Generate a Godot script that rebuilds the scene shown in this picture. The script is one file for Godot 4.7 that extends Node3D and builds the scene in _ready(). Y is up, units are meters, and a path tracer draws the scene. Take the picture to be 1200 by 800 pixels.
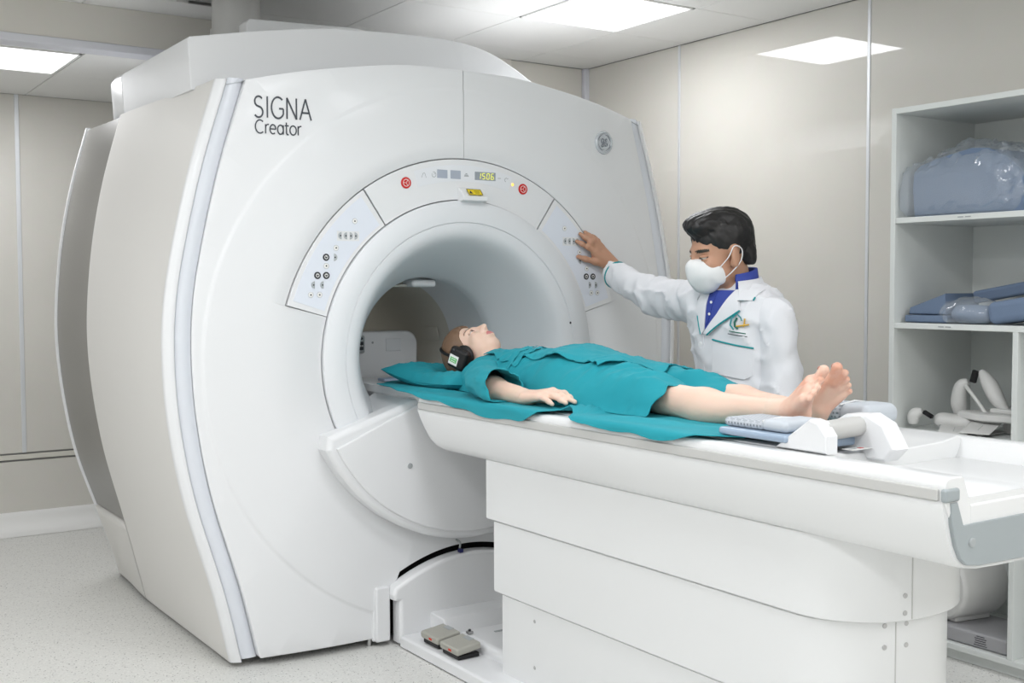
extends Node3D
# ---------------------------------------------------------------- helpers
var used := {}
var M := {}
func numbered(called: String) -> String:
	var n: int = used.get(called, 0)
	used[called] = n + 1
	return called if n == 0 else "%s_%03d" % [called, n]
func tag(o: Node, label: String, category: String, group := "") -> Node:
	o.set_meta("label", label)
	o.set_meta("category", category)
	if group: o.set_meta("group", group)
	return o
func thing(called: String, label: String, category: String, at := Vector3.ZERO, turn := 0.0, group := "") -> Node3D:
	var o := Node3D.new()
	o.name = numbered(called)
	add_child(o)
	o.position = at
	o.rotation.y = turn
	tag(o, label, category, group)
	return o
func struct(called: String) -> Node3D:
	var o := Node3D.new()
	o.name = called
	add_child(o)
	o.set_meta("kind", "structure")
	return o
func part(called: String, mesh: Mesh, mat: Material, parent: Node, xf := Transform3D.IDENTITY) -> MeshInstance3D:
	var o := MeshInstance3D.new()
	o.name = called
	o.mesh = mesh
	o.material_override = mat
	parent.add_child(o, true)
	o.transform = xf
	return o
func at(x: float, y: float, z: float) -> Transform3D:
	return Transform3D(Basis.IDENTITY, Vector3(x, y, z))
func xf(p: Vector3, rot_deg: Vector3) -> Transform3D:
	return Transform3D(Basis.from_euler(rot_deg * PI / 180.0), p)
func ST() -> SurfaceTool:
	var st := SurfaceTool.new()
	st.begin(Mesh.PRIMITIVE_TRIANGLES)
	return st
# counter-clockwise from outside; Godot wants clockwise
func quad(st: SurfaceTool, a: Vector3, b: Vector3, c: Vector3, d: Vector3) -> void:
	for v in [a, c, b, a, d, c]: st.add_vertex(v)
func tri(st: SurfaceTool, a: Vector3, b: Vector3, c: Vector3) -> void:
	for v in [a, c, b]: st.add_vertex(v)
func done(st: SurfaceTool) -> ArrayMesh:
	st.generate_normals()
	st.index()
	return st.commit()
# rows of points; u along rows, v along columns
func sheet(st: SurfaceTool, rows: Array, flip := false, closed := false, sg := 0) -> void:
	st.set_smooth_group(sg)
	for i in rows.size() - 1:
		var n: int = rows[i].size()
		for j in (n if closed else n - 1):
			var k := (j + 1) % n
			if flip: quad(st, rows[i][j], rows[i + 1][j], rows[i + 1][k], rows[i][k])
			else: quad(st, rows[i][j], rows[i][k], rows[i + 1][k], rows[i + 1][j])
func fan(st: SurfaceTool, ring: Array, flip := false, sg := -1) -> void:
	st.set_smooth_group(sg)
	var c := Vector3.ZERO
	for q in ring: c += q
	c /= ring.size()
	for j in ring.size():
		var k := (j + 1) % ring.size()
		if flip: tri(st, c, ring[k], ring[j])
		else: tri(st, c, ring[j], ring[k])
# rings of equal size joined into a skin, ends capped
func loft(rings: Array, capped := true, sg := 0) -> ArrayMesh:
	var st := ST()
	sheet(st, rings, false, true, sg)
	if capped:
		fan(st, rings[0], true)
		fan(st, rings[-1], false)
	return done(st)
# a cloth: grid of points given a thickness along its normals
func cloth(rows: Array, thick: float) -> ArrayMesh:
	var n: int = rows.size()
	var m: int = rows[0].size()
	var back := []
	for i in n:
		var r := []
		for j in m:
			var du: Vector3 = rows[min(i + 1, n - 1)][j] - rows[max(i - 1, 0)][j]
			var dv: Vector3 = rows[i][min(j + 1, m - 1)] - rows[i][max(j - 1, 0)]
			var nn := du.cross(dv).normalized()
			r.append(rows[i][j] + nn * thick)
		back.append(r)
	var st := ST()
	sheet(st, rows, false, false, 0)
	sheet(st, back, true, false, 1)
	var a := []
	var b := []
	for j in m: a.append(rows[0][j]); b.append(back[0][j])
	sheet(st, [a, b], true, false, 2)
	a = []; b = []
	for j in m: a.append(rows[n - 1][j]); b.append(back[n - 1][j])
	sheet(st, [a, b], false, false, 2)
	a = []; b = []
	for i in n: a.append(rows[i][0]); b.append(back[i][0])
	sheet(st, [a, b], false, false, 2)
	a = []; b = []
	for i in n: a.append(rows[i][m - 1]); b.append(back[i][m - 1])
	sheet(st, [a, b], true, false, 2)
	return done(st)
var box_cache := {}
func rbox(sx: float, sy: float, sz: float, r := 0.004, k := 1) -> ArrayMesh:
	var key := "%.4f,%.4f,%.4f,%.4f,%d" % [sx, sy, sz, r, k]
	if box_cache.has(key): return box_cache[key]
	r = min(r, min(sx, min(sy, sz)) * 0.499)
	var h := Vector3(sx, sy, sz) * 0.5
	var inner := h - Vector3(r, r, r)
	var st := ST()
	var t := []
	for i in k + 1: t.append(-1.0 + tan(-PI / 4 + PI / 4 * i / k) + 1.0)
	# parameters along an axis: -h .. -inner (k steps), inner .. h
	var cs := func(ax: int) -> Array:
		var o := []
		for i in k + 1: o.append([-inner[ax], tan(-PI / 4 * (1.0 - float(i) / k))])
		for i in k + 1: o.append([inner[ax], tan(PI / 4 * float(i) / k)])
		return o
	for ax in 3:
		var u := (ax + 1) % 3
		var v := (ax + 2) % 3
		var cu: Array = cs.call(u)
		var cv: Array = cs.call(v)
		for s in [-1.0, 1.0]:
			var rows := []
			for a in cu:
				var row := []
				for b in cv:
					var d := Vector3.ZERO
					d[ax] = s
					d[u] = a[1]
					d[v] = b[1]
					d = d.normalized() * r
					var q := d
					q[ax] += s * inner[ax]
					q[u] += a[0]
					q[v] += b[0]
					row.append([q, d.normalized()])
				rows.append(row)
			for i in rows.size() - 1:
				for j in rows[0].size() - 1:
					var qs := [rows[i][j], rows[i + 1][j], rows[i + 1][j + 1], rows[i][j + 1]]
					var order := [0, 2, 1, 0, 3, 2] if s > 0 else [0, 1, 2, 0, 2, 3]
					for o in order:
						st.set_normal(qs[o][1])
						st.add_vertex(qs[o][0])
	st.index()
	var m := st.commit()
	box_cache[key] = m
	return m
# polygon (counter-clockwise in XY) extruded from z0 to z1, chamfered at z1 (and z0)
func prism(poly: PackedVector2Array, z0: float, z1: float, bev := 0.003, crease := 35.0, back_bev := false) -> ArrayMesh:
	var P := PackedVector2Array(poly)
	if not Geometry2D.is_polygon_clockwise(P): P = P
	var area := 0.0
	for i in P.size():
		var j := (i + 1) % P.size()
		area += P[i].x * P[j].y - P[j].x * P[i].y
	if area < 0: P.reverse()
	var n := P.size()
	var en := []
	for i in n:
		var e := (P[(i + 1) % n] - P[i]).normalized()
		en.append(Vector2(e.y, -e.x))
	var inn := PackedVector2Array()
	var na := []
	var nb := []
	for i in n:
		var a: Vector2 = en[(i - 1 + n) % n]
		var b: Vector2 = en[i]
		var m := (a + b)
		if m.length() < 1e-4: m = b
		m = m.normalized()
		inn.append(P[i] - m * bev / max(0.4, m.dot(b)))
		if absf(rad_to_deg(a.angle_to(b))) < crease:
			na.append(m); nb.append(m)
		else:
			na.append(a); nb.append(b)
	var st := ST()
	var tr := Geometry2D.triangulate_polygon(inn)
	if tr.is_empty():
		inn = P
		tr = Geometry2D.triangulate_polygon(P)
	var put := func(v: Vector3, nn: Vector3): st.set_normal(nn); st.add_vertex(v)
	var zb := z0 + (bev if back_bev else 0.0)
	for i in range(0, tr.size(), 3):
		var q := [inn[tr[i]], inn[tr[i + 1]], inn[tr[i + 2]]]
		if (q[1] - q[0]).cross(q[2] - q[0]) < 0: q = [q[0], q[2], q[1]]
		for o in [0, 2, 1]: put.call(Vector3(q[o].x, q[o].y, z1), Vector3(0, 0, 1))
		for o in [0, 1, 2]: put.call(Vector3(q[o].x, q[o].y, z0), Vector3(0, 0, -1))
	for i in n:
		var j := (i + 1) % n
		var n1 := Vector3(nb[i].x, nb[i].y, 0)
		var n2 := Vector3(na[j].x, na[j].y, 0)
		var a0 := Vector3(P[i].x, P[i].y, zb)
		var b0 := Vector3(P[j].x, P[j].y, zb)
		var a1 := Vector3(P[i].x, P[i].y, z1 - bev)
		var b1 := Vector3(P[j].x, P[j].y, z1 - bev)
		for q in [[a0, n1], [b1, n2], [b0, n2], [a0, n1], [a1, n1], [b1, n2]]: put.call(q[0], q[1])
		var f := Vector3(0, 0, 1)
		var a2 := Vector3(inn[i].x, inn[i].y, z1)
		var b2 := Vector3(inn[j].x, inn[j].y, z1)
		for q in [[a1, n1], [b2, f], [b1, n2], [a1, n1], [a2, f], [b2, f]]: put.call(q[0], ((q[1] as Vector3) + f * (0.5 if q[1] != f else 0.0)).normalized())
		if back_bev:
			var k := Vector3(0, 0, -1)
			var a3 := Vector3(inn[i].x, inn[i].y, z0)
			var b3 := Vector3(inn[j].x, inn[j].y, z0)
			for q in [[a3, k], [b0, n2], [b3, k], [a3, k], [a0, n1], [b0, n2]]: put.call(q[0], q[1])
		else:
			pass
	st.index()
	return st.commit()
# polygon in (z,y) extruded along x, or (x,z) up y: use a transform with these bases
func side_xf(x: float) -> Transform3D: # local X -> -Z, local Y -> Y, local Z -> X
	return Transform3D(Basis(Vector3(0, 0, -1), Vector3(0, 1, 0), Vector3(1, 0, 0)), Vector3(x, 0, 0))
func up_xf(y: float) -> Transform3D: # local X -> X, local Y -> -Z, local Z -> Y
	return Transform3D(Basis(Vector3(1, 0, 0), Vector3(0, 0, -1), Vector3(0, 1, 0)), Vector3(0, y, 0))
func tube(pts: Array, rad, seg := 10, capped := true) -> ArrayMesh:
	var n := pts.size()
	var rings := []
	var t0: Vector3 = (pts[1] - pts[0]).normalized()
	var up := Vector3.UP if absf(t0.y) < 0.9 else Vector3.RIGHT
	var nx := up.cross(t0).normalized()
	for i in n:
		var t: Vector3 = (pts[min(i + 1, n - 1)] - pts[max(i - 1, 0)]).normalized()
		nx = (nx - t * nx.dot(t)).normalized()
		var ny := t.cross(nx)
		var r: float = rad[i] if rad is Array else rad
		var ring := []
		for j in seg:
			var a := TAU * j / seg
			ring.append(pts[i] + (nx * cos(a) + ny * sin(a)) * r)
		rings.append(ring)
	return loft(rings, capped)
# profile segments: array of polylines of Vector2(radius, height); turned about local Z
func lathe(segments: Array, seg := 48, a0 := 0.0, a1 := TAU) -> ArrayMesh:
	var st := ST()
	var g := 0
	for prof in segments:
		var rows := []
		for i in seg + 1:
			var a := a0 + (a1 - a0) * i / seg
			var row := []
			for q in prof: row.append(Vector3(q.x * cos(a), q.x * sin(a), q.y))
			rows.append(row)
		sheet(st, rows, true, false, g)
		g += 1
	return done(st)
func disc(r: float, h: float, bev := 0.001, seg := 20) -> ArrayMesh: # along +Z from 0
	return lathe([[Vector2(0.0001, 0), Vector2(r, 0)], [Vector2(r, 0), Vector2(r, h - bev)], [Vector2(r, h - bev), Vector2(r - bev, h)], [Vector2(r - bev, h), Vector2(0.0001, h)]], seg)
func join(list: Array) -> ArrayMesh:
	var st := ST()
	for e in list: st.append_from(e[0], 0, e[1])
	return st.commit()
func smooth01(a: float, b: float, x: float) -> float:
	var t := clampf((x - a) / (b - a), 0, 1)
	return t * t * (3 - 2 * t)
# monotone table look-up with smooth (Catmull-Rom) interpolation
func tab(T: Array, x: float) -> float:
	var n := T.size()
	if x <= T[0][0]: return T[0][1]
	if x >= T[n - 1][0]: return T[n - 1][1]
	for i in n - 1:
		if x <= T[i + 1][0]:
			var x0: float = T[i][0]
			var x1: float = T[i + 1][0]
			var t := (x - x0) / (x1 - x0)
			var m0: float = (T[i + 1][1] - T[max(i - 1, 0)][1]) / (T[i + 1][0] - T[max(i - 1, 0)][0]) * (x1 - x0)
			var j: int = min(i + 2, n - 1)
			var m1: float = (T[j][1] - T[i][1]) / (T[j][0] - T[i][0]) * (x1 - x0)
			var t2 := t * t
			var t3 := t2 * t
			return (2 * t3 - 3 * t2 + 1) * T[i][1] + (t3 - 2 * t2 + t) * m0 + (-2 * t3 + 3 * t2) * T[i + 1][1] + (t3 - t2) * m1
	return T[n - 1][1]
func spline(pts: Array, per := 6) -> Array:
	var o := []
	var n := pts.size()
	for i in n - 1:
		var p0: Vector3 = pts[max(i - 1, 0)]
		var p3: Vector3 = pts[min(i + 2, n - 1)]
		for k in per: o.append((pts[i] as Vector3).cubic_interpolate(pts[i + 1], p0, p3, float(k) / per))
	o.append(pts[n - 1])
	return o
func mat(c: Color, rough := 0.5, metal := 0.0, spec := 0.5) -> StandardMaterial3D:
	var m := StandardMaterial3D.new()
	m.albedo_color = c
	m.roughness = rough
	m.metallic = metal
	m.metallic_specular = spec
	return m
func noise_tex(freq: float, size: int, ramp: Array, sd := 1, type := FastNoiseLite.TYPE_SIMPLEX_SMOOTH, normal := 0.0) -> NoiseTexture2D:
	var n := FastNoiseLite.new()
	n.noise_type = type
	n.frequency = freq
	n.seed = sd
	var t := NoiseTexture2D.new()
	t.width = size
	t.height = size
	t.seamless = true
	t.noise = n
	if normal > 0.0:
		t.as_normal_map = true
		t.bump_strength = normal
	elif ramp.size():
		var g := Gradient.new()
		g.offsets = PackedFloat32Array(ramp[0])
		g.colors = PackedColorArray(ramp[1])
		t.color_ramp = g
	return t
# ---------------------------------------------------------------- distance-field modelling
# primitive: ["c", a, b, ra, rb] tapered capsule | ["e", centre, radii, basis] ellipsoid; optional key: negative k subtracts
func cap(a: Vector3, b: Vector3, ra: float, rb: float) -> Array: return ["c", a, b, ra, rb]
func ell(c: Vector3, r: Vector3, b := Basis.IDENTITY) -> Array: return ["e", c, r, b]
func prim_d(q: Array, p: Vector3) -> float:
	if q[0] == "c":
		var ab: Vector3 = q[2] - q[1]
		var t := clampf((p - q[1]).dot(ab) / maxf(ab.length_squared(), 1e-9), 0, 1)
		return (p - q[1] - ab * t).length() - lerpf(q[3], q[4], t)
	var l: Vector3 = (p - q[1]) * q[3]
	var r: Vector3 = q[2]
	var k0 := (l / r).length()
	var k1 := (l / (r * r)).length()
	return k0 * (k0 - 1.0) / maxf(k1, 1e-6)
func field_d(prims: Array, k: float, p: Vector3) -> float:
	var d := 10.0
	for q in prims:
		var e := prim_d(q, p)
		var h := maxf(k - absf(d - e), 0.0) / k
		d = minf(d, e) - h * h * k * 0.25
	return d
# walk along dir from p until the surface, return the hit
func hit(prims: Array, k: float, p: Vector3, dir: Vector3) -> Vector3:
	for i in 48:
		var d := field_d(prims, k, p)
		if d < 0.0006: break
		p += dir * d * 0.85
	return p
func sdf_mesh(prims: Array, cell: float, k: float, subs: Array = [], ksub := 0.01, cuts: Array = [], disp = null, col = null) -> ArrayMesh:
	var lo := Vector3.ONE * 1e9
	var hi := -lo
	var boxes := []
	var m := k * 0.5 + cell * 2.5
	for q in prims:
		var a: Vector3
		var b: Vector3
		if q[0] == "c":
			var ra: Vector3 = Vector3.ONE * q[3]
			var rb: Vector3 = Vector3.ONE * q[4]
			a = (q[1] - ra).min(q[2] - rb)
			b = (q[1] + ra).max(q[2] + rb)
		else:
			var bs: Basis = q[3]
			var r: Vector3 = q[2]
			var e := Vector3(Vector3(bs.x.x * r.x, bs.y.x * r.y, bs.z.x * r.z).length(), Vector3(bs.x.y * r.x, bs.y.y * r.y, bs.z.y * r.z).length(), Vector3(bs.x.z * r.x, bs.y.z * r.y, bs.z.z * r.z).length())
			a = q[1] - e
			b = q[1] + e
		a -= Vector3.ONE * m
		b += Vector3.ONE * m
		boxes.append([a, b])
		lo = lo.min(a)
		hi = hi.max(b)
	var nx := int((hi.x - lo.x) / cell) + 2
	var ny := int((hi.y - lo.y) / cell) + 2
	var nz := int((hi.z - lo.z) / cell) + 2
	var D := PackedFloat32Array()
	D.resize(nx * ny * nz)
	D.fill(1.0)
	for n in prims.size():
		var q: Array = prims[n]
		var a: Vector3i = Vector3i(((boxes[n][0] - lo) / cell).floor())
		var b: Vector3i = Vector3i(((boxes[n][1] - lo) / cell).ceil())
		a = a.max(Vector3i.ZERO)
		b = b.min(Vector3i(nx - 1, ny - 1, nz - 1))
		var capsule: bool = q[0] == "c"
		var A: Vector3 = q[1]
		var AB := Vector3.ZERO
		var inv := 0.0
		var ra := 0.0
		var dr := 0.0
		var bs := Basis.IDENTITY
		var ir := Vector3.ONE
		if capsule:
			AB = q[2] - q[1]
			inv = 1.0 / maxf(AB.length_squared(), 1e-9)
			ra = q[3]
			dr = q[4] - q[3]
		else:
			bs = q[3]
			ir = Vector3.ONE / (q[2] as Vector3)
		for iz in range(a.z, b.z + 1):
			for iy in range(a.y, b.y + 1):
				var row := (iz * ny + iy) * nx
				for ix in range(a.x, b.x + 1):
					var p := lo + Vector3(ix, iy, iz) * cell - A
					var e := 0.0
					if capsule:
						var t := clampf(p.dot(AB) * inv, 0.0, 1.0)
						e = (p - AB * t).length() - ra - dr * t
					else:
						var l := (p * bs) * ir
						var k0 := l.length()
						e = k0 * (k0 - 1.0) / maxf((l * ir).length(), 1e-6)
					var d := D[row + ix]
					var h := maxf(k - absf(d - e), 0.0) / k
					D[row + ix] = minf(d, e) - h * h * k * 0.25
	for q in subs:
		var c: Vector3 = q[1] if q[0] == "e" else (q[1] + q[2]) * 0.5
		var R: float = 0.0
		if q[0] == "e": R = maxf(q[2].x, maxf(q[2].y, q[2].z)) + ksub + cell
		else: R = (q[2] - q[1]).length() * 0.5 + maxf(q[3], q[4]) + ksub + cell
		var a := Vector3i(((c - Vector3.ONE * R - lo) / cell).floor()).max(Vector3i.ZERO)
		var b := Vector3i(((c + Vector3.ONE * R - lo) / cell).ceil()).min(Vector3i(nx - 1, ny - 1, nz - 1))
		for iz in range(a.z, b.z + 1):
			for iy in range(a.y, b.y + 1):
				for ix in range(a.x, b.x + 1):
					var i := (iz * ny + iy) * nx + ix
					var e := -prim_d(q, lo + Vector3(ix, iy, iz) * cell)
					var d := D[i]
					var h := maxf(ksub - absf(d - e), 0.0) / ksub
					D[i] = maxf(d, e) + h * h * ksub * 0.25
	if cuts.size() or disp != null:
		for iz in nz:
			for iy in ny:
				var row := (iz * ny + iy) * nx
				for ix in nx:
					if D[row + ix] > 0.06: continue
					var p := lo + Vector3(ix, iy, iz) * cell
					if disp != null and D[row + ix] > -0.06: D[row + ix] += disp.call(p)
					for c in cuts: D[row + ix] = maxf(D[row + ix], (p - c[0]).dot(c[1]))
	# surface nets
	var vid := PackedInt32Array()
	vid.resize(nx * ny * nz)
	vid.fill(-1)
	var V := PackedVector3Array()
	var off := [0, 1, nx, nx + 1, nx * ny, nx * ny + 1, nx * ny + nx, nx * ny + nx + 1]
	var cp := [Vector3(0, 0, 0), Vector3(1, 0, 0), Vector3(0, 1, 0), Vector3(1, 1, 0), Vector3(0, 0, 1), Vector3(1, 0, 1), Vector3(0, 1, 1), Vector3(1, 1, 1)]
	var ed := [[0, 1], [2, 3], [4, 5], [6, 7], [0, 2], [1, 3], [4, 6], [5, 7], [0, 4], [1, 5], [2, 6], [3, 7]]
	var lim := cell * 2.6
	for iz in nz - 1:
		for iy in ny - 1:
			var row := (iz * ny + iy) * nx
			for ix in nx - 1:
				var i := row + ix
				if absf(D[i]) > lim: continue
				var mask := 0
				for c in 8:
					if D[i + off[c]] < 0.0: mask |= 1 << c
				if mask == 0 or mask == 255: continue
				var s := Vector3.ZERO
				var n := 0
				for e in ed:
					var d0 := D[i + off[e[0]]]
					var d1 := D[i + off[e[1]]]
					if (d0 < 0.0) != (d1 < 0.0):
						s += (cp[e[0]] as Vector3).lerp(cp[e[1]], d0 / (d0 - d1))
						n += 1
				vid[i] = V.size()
				V.append(lo + (Vector3(ix, iy, iz) + s / n) * cell)
	var idx := PackedInt32Array()
	var st3 := [1, nx, nx * ny]
	for iz in range(1, nz - 1):
		for iy in range(1, ny - 1):
			var row := (iz * ny + iy) * nx
			for ix in range(1, nx - 1):
				var i := row + ix
				if vid[i] < 0: continue
				var d0 := D[i]
				for ax in 3:
					var d1 := D[i + st3[ax]]
					if (d0 < 0.0) == (d1 < 0.0): continue
					var u: int = st3[(ax + 1) % 3]
					var v: int = st3[(ax + 2) % 3]
					var q := [vid[i - u - v], vid[i - v], vid[i], vid[i - u]]
					if q[0] < 0 or q[1] < 0 or q[2] < 0 or q[3] < 0: continue
					if d0 < 0.0: idx.append_array(PackedInt32Array([q[0], q[2], q[1], q[0], q[3], q[2]]))
					else: idx.append_array(PackedInt32Array([q[0], q[1], q[2], q[0], q[2], q[3]]))
	var st := ST()
	var has_col: bool = col != null
	for p in V:
		if has_col: st.set_color(col.call(p))
		st.add_vertex(p)
	for i in idx: st.add_index(i)
	st.generate_normals()
	return st.commit()
# five-fingered hand: chains of joints given in world space
func finger(pts: Array, r0: float, r1: float) -> Array:
	var o := []
	for i in pts.size() - 1:
		var a := lerpf(r0, r1, float(i) / (pts.size() - 1))
		var b := lerpf(r0, r1, float(i + 1) / (pts.size() - 1))
		o.append(cap(pts[i], pts[i + 1], a, b))
	return o
# patch: 2-D polygon (u,v) laid on a surface met along dir, with a small lift
func patch(prims: Array, k: float, o: Vector3, ub: Vector3, vb: Vector3, dir: Vector3, poly: Array, lift: float, thick: float, step := 0.012) -> ArrayMesh:
	var P := PackedVector2Array(poly)
	# subdivide the outline, then fill with a grid clipped to the polygon
	var lo := P[0]
	var hi := P[0]
	for q in P:
		lo = lo.min(q)
		hi = hi.max(q)
	var st := ST()
	var cache := {}
	var place := func(v: Vector2) -> Vector3:
		var key := Vector2i((v * 100000.0).round())
		if not cache.has(key): cache[key] = hit(prims, k, o + ub * v.x + vb * v.y - dir * 0.3, dir) - dir * lift
		return cache[key]
	st.set_smooth_group(0)
	var nu := int((hi.x - lo.x) / step) + 1
	var nv := int((hi.y - lo.y) / step) + 1
	for i in nu:
		for j in nv:
			var c := PackedVector2Array([lo + Vector2(i, j) * step, lo + Vector2(i + 1, j) * step, lo + Vector2(i + 1, j + 1) * step, lo + Vector2(i, j + 1) * step])
			for g in Geometry2D.intersect_polygons(P, c):
				var tr := Geometry2D.triangulate_polygon(g)
				for n in range(0, tr.size(), 3):
					var a: Vector3 = place.call(g[tr[n]])
					var b: Vector3 = place.call(g[tr[n + 1]])
					var d: Vector3 = place.call(g[tr[n + 2]])
					if (b - a).cross(d - a).dot(dir) > 0:
						var w := b
						b = d
						d = w
					tri(st, a, b, d)
	# rim
	st.set_smooth_group(1)
	var n := P.size()
	for i in n:
		var a := P[i]
		var b := P[(i + 1) % n]
		var m := int(a.distance_to(b) / step) + 1
		for k2 in m:
			var p0: Vector3 = place.call(a.lerp(b, float(k2) / m))
			var p1: Vector3 = place.call(a.lerp(b, float(k2 + 1) / m))
			quad(st, p0, p1, p1 + dir * thick, p0 + dir * thick)
	return done(st)
func on_surface(prims: Array, k: float, o: Vector3, ub: Vector3, vb: Vector3, dir: Vector3, line: Array, lift: float, step := 0.012) -> Array:
	var out := []
	for i in line.size() - 1:
		var m := int((line[i] as Vector2).distance_to(line[i + 1]) / step) + 1
		for k2 in m:
			var v: Vector2 = line[i].lerp(line[i + 1], float(k2) / m)
			out.append(hit(prims, k, o + ub * v.x + vb * v.y - dir * 0.3, dir) - dir * lift)
	var e: Vector2 = line[-1]
	out.append(hit(prims, k, o + ub * e.x + vb * e.y - dir * 0.3, dir) - dir * lift)
	return out
# head in its own frame: +y crown, +z face, +x its left
func head_prims(f: float, neck_to: Vector3, female: bool) -> Array:
	var o := [
		ell(Vector3(0, 0.036, -0.014) * f, Vector3(0.073, 0.084, 0.094) * f),
		ell(Vector3(0, -0.030, 0.028) * f, Vector3(0.0585, 0.084, 0.062) * f),
		ell(Vector3(0, -0.090, 0.052) * f, Vector3(0.028 if female else 0.033, 0.023, 0.028) * f),
		ell(Vector3(0.036, -0.062, 0.020) * f, Vector3(0.024, 0.036, 0.040) * f),
		ell(Vector3(-0.036, -0.062, 0.020) * f, Vector3(0.024, 0.036, 0.040) * f),
		ell(Vector3(0, 0.018, 0.070) * f, Vector3(0.046, 0.013, 0.018) * f),
		ell(Vector3(0.034, -0.028, 0.060) * f, Vector3(0.024, 0.022, 0.022) * f),
		ell(Vector3(-0.034, -0.028, 0.060) * f, Vector3(0.024, 0.022, 0.022) * f),
		cap(Vector3(0, 0.010, 0.083) * f, Vector3(0, -0.030, 0.110) * f, 0.0065 * f, 0.0098 * f),
		ell(Vector3(0.010, -0.034, 0.093) * f, Vector3(0.0075, 0.007, 0.009) * f),
		ell(Vector3(-0.010, -0.034, 0.093) * f, Vector3(0.0075, 0.007, 0.009) * f),
		ell(Vector3(0, -0.057, 0.086) * f, Vector3(0.022, 0.0065, 0.011) * f),
		ell(Vector3(0, -0.069, 0.084) * f, Vector3(0.019, 0.0075, 0.011) * f),
		cap(Vector3(0, -0.055, -0.022) * f, neck_to, 0.050 * f, 0.056 * f),
	]
	return o
func head_ears(f: float) -> Array:
	var o := []
	for s in [-1.0, 1.0]:
		o.append(ell(Vector3(s * 0.074, -0.012, -0.008) * f, Vector3(0.009, 0.031, 0.018) * f, Basis.from_euler(Vector3(-0.15, s * 0.45, 0))))
		o.append(ell(Vector3(s * 0.073, -0.036, 0.000) * f, Vector3(0.008, 0.012, 0.010) * f))
	return o
func moved(prims: Array, t: Transform3D) -> Array:
	var o := []
	for q in prims:
		if q[0] == "c": o.append(["c", t * (q[1] as Vector3), t * (q[2] as Vector3), q[3], q[4]])
		else: o.append(["e", t * (q[1] as Vector3), q[2], t.basis * (q[3] as Basis)])
	return o
# ---------------------------------------------------------------- camera, light, room
const CEIL := 2.5
const LOW := 2.32
const WX := 1.67      # right wall
const WL := -3.3      # left wall
const BZ := -1.41     # header / back wall right of the scanner
const AZ := -2.84     # far wall of the recess
const FZ := 5.6       # wall behind the camera
const TILE := 0.56
func _ready() -> void:
	var cam := Camera3D.new()
	cam.name = "camera"
	cam.projection = Camera3D.PROJECTION_PERSPECTIVE
	cam.fov = 33.42
	cam.near = 0.05
	add_child(cam)
	var yaw := deg_to_rad(34.04)
	var pitch := deg_to_rad(2.77)
	var roll := deg_to_rad(-0.174)
	var fwd := Vector3(sin(yaw) * cos(pitch), -sin(pitch), -cos(yaw) * cos(pitch))
	var right := Vector3(cos(yaw), 0, sin(yaw))
	var up := right.cross(fwd)
	var r2 := right * cos(roll) + up * sin(roll)
	var u2 := -right * sin(roll) + up * cos(roll)
	cam.transform = Transform3D(Basis(r2, u2, -fwd), Vector3(-2.244, 1.3, 3.641))
	cam.current = true
	var we := WorldEnvironment.new()
	we.name = "world"
	var env := Environment.new()
	env.background_mode = Environment.BG_COLOR
	env.background_color = Color(0.02, 0.02, 0.02)
	env.ambient_light_source = Environment.AMBIENT_SOURCE_BG
	env.tonemap_mode = Environment.TONE_MAPPER_LINEAR
	env.tonemap_exposure = EXPOSURE
	env.sdfgi_enabled = true
	env.ssao_enabled = true
	env.ssil_enabled = true
	we.environment = env
	add_child(we)
	make_materials()
	build_room()
	build_lamps()
	build_scanner()
	build_table()
	build_cabinet()
	build_patient()
	build_doctor()

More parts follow.
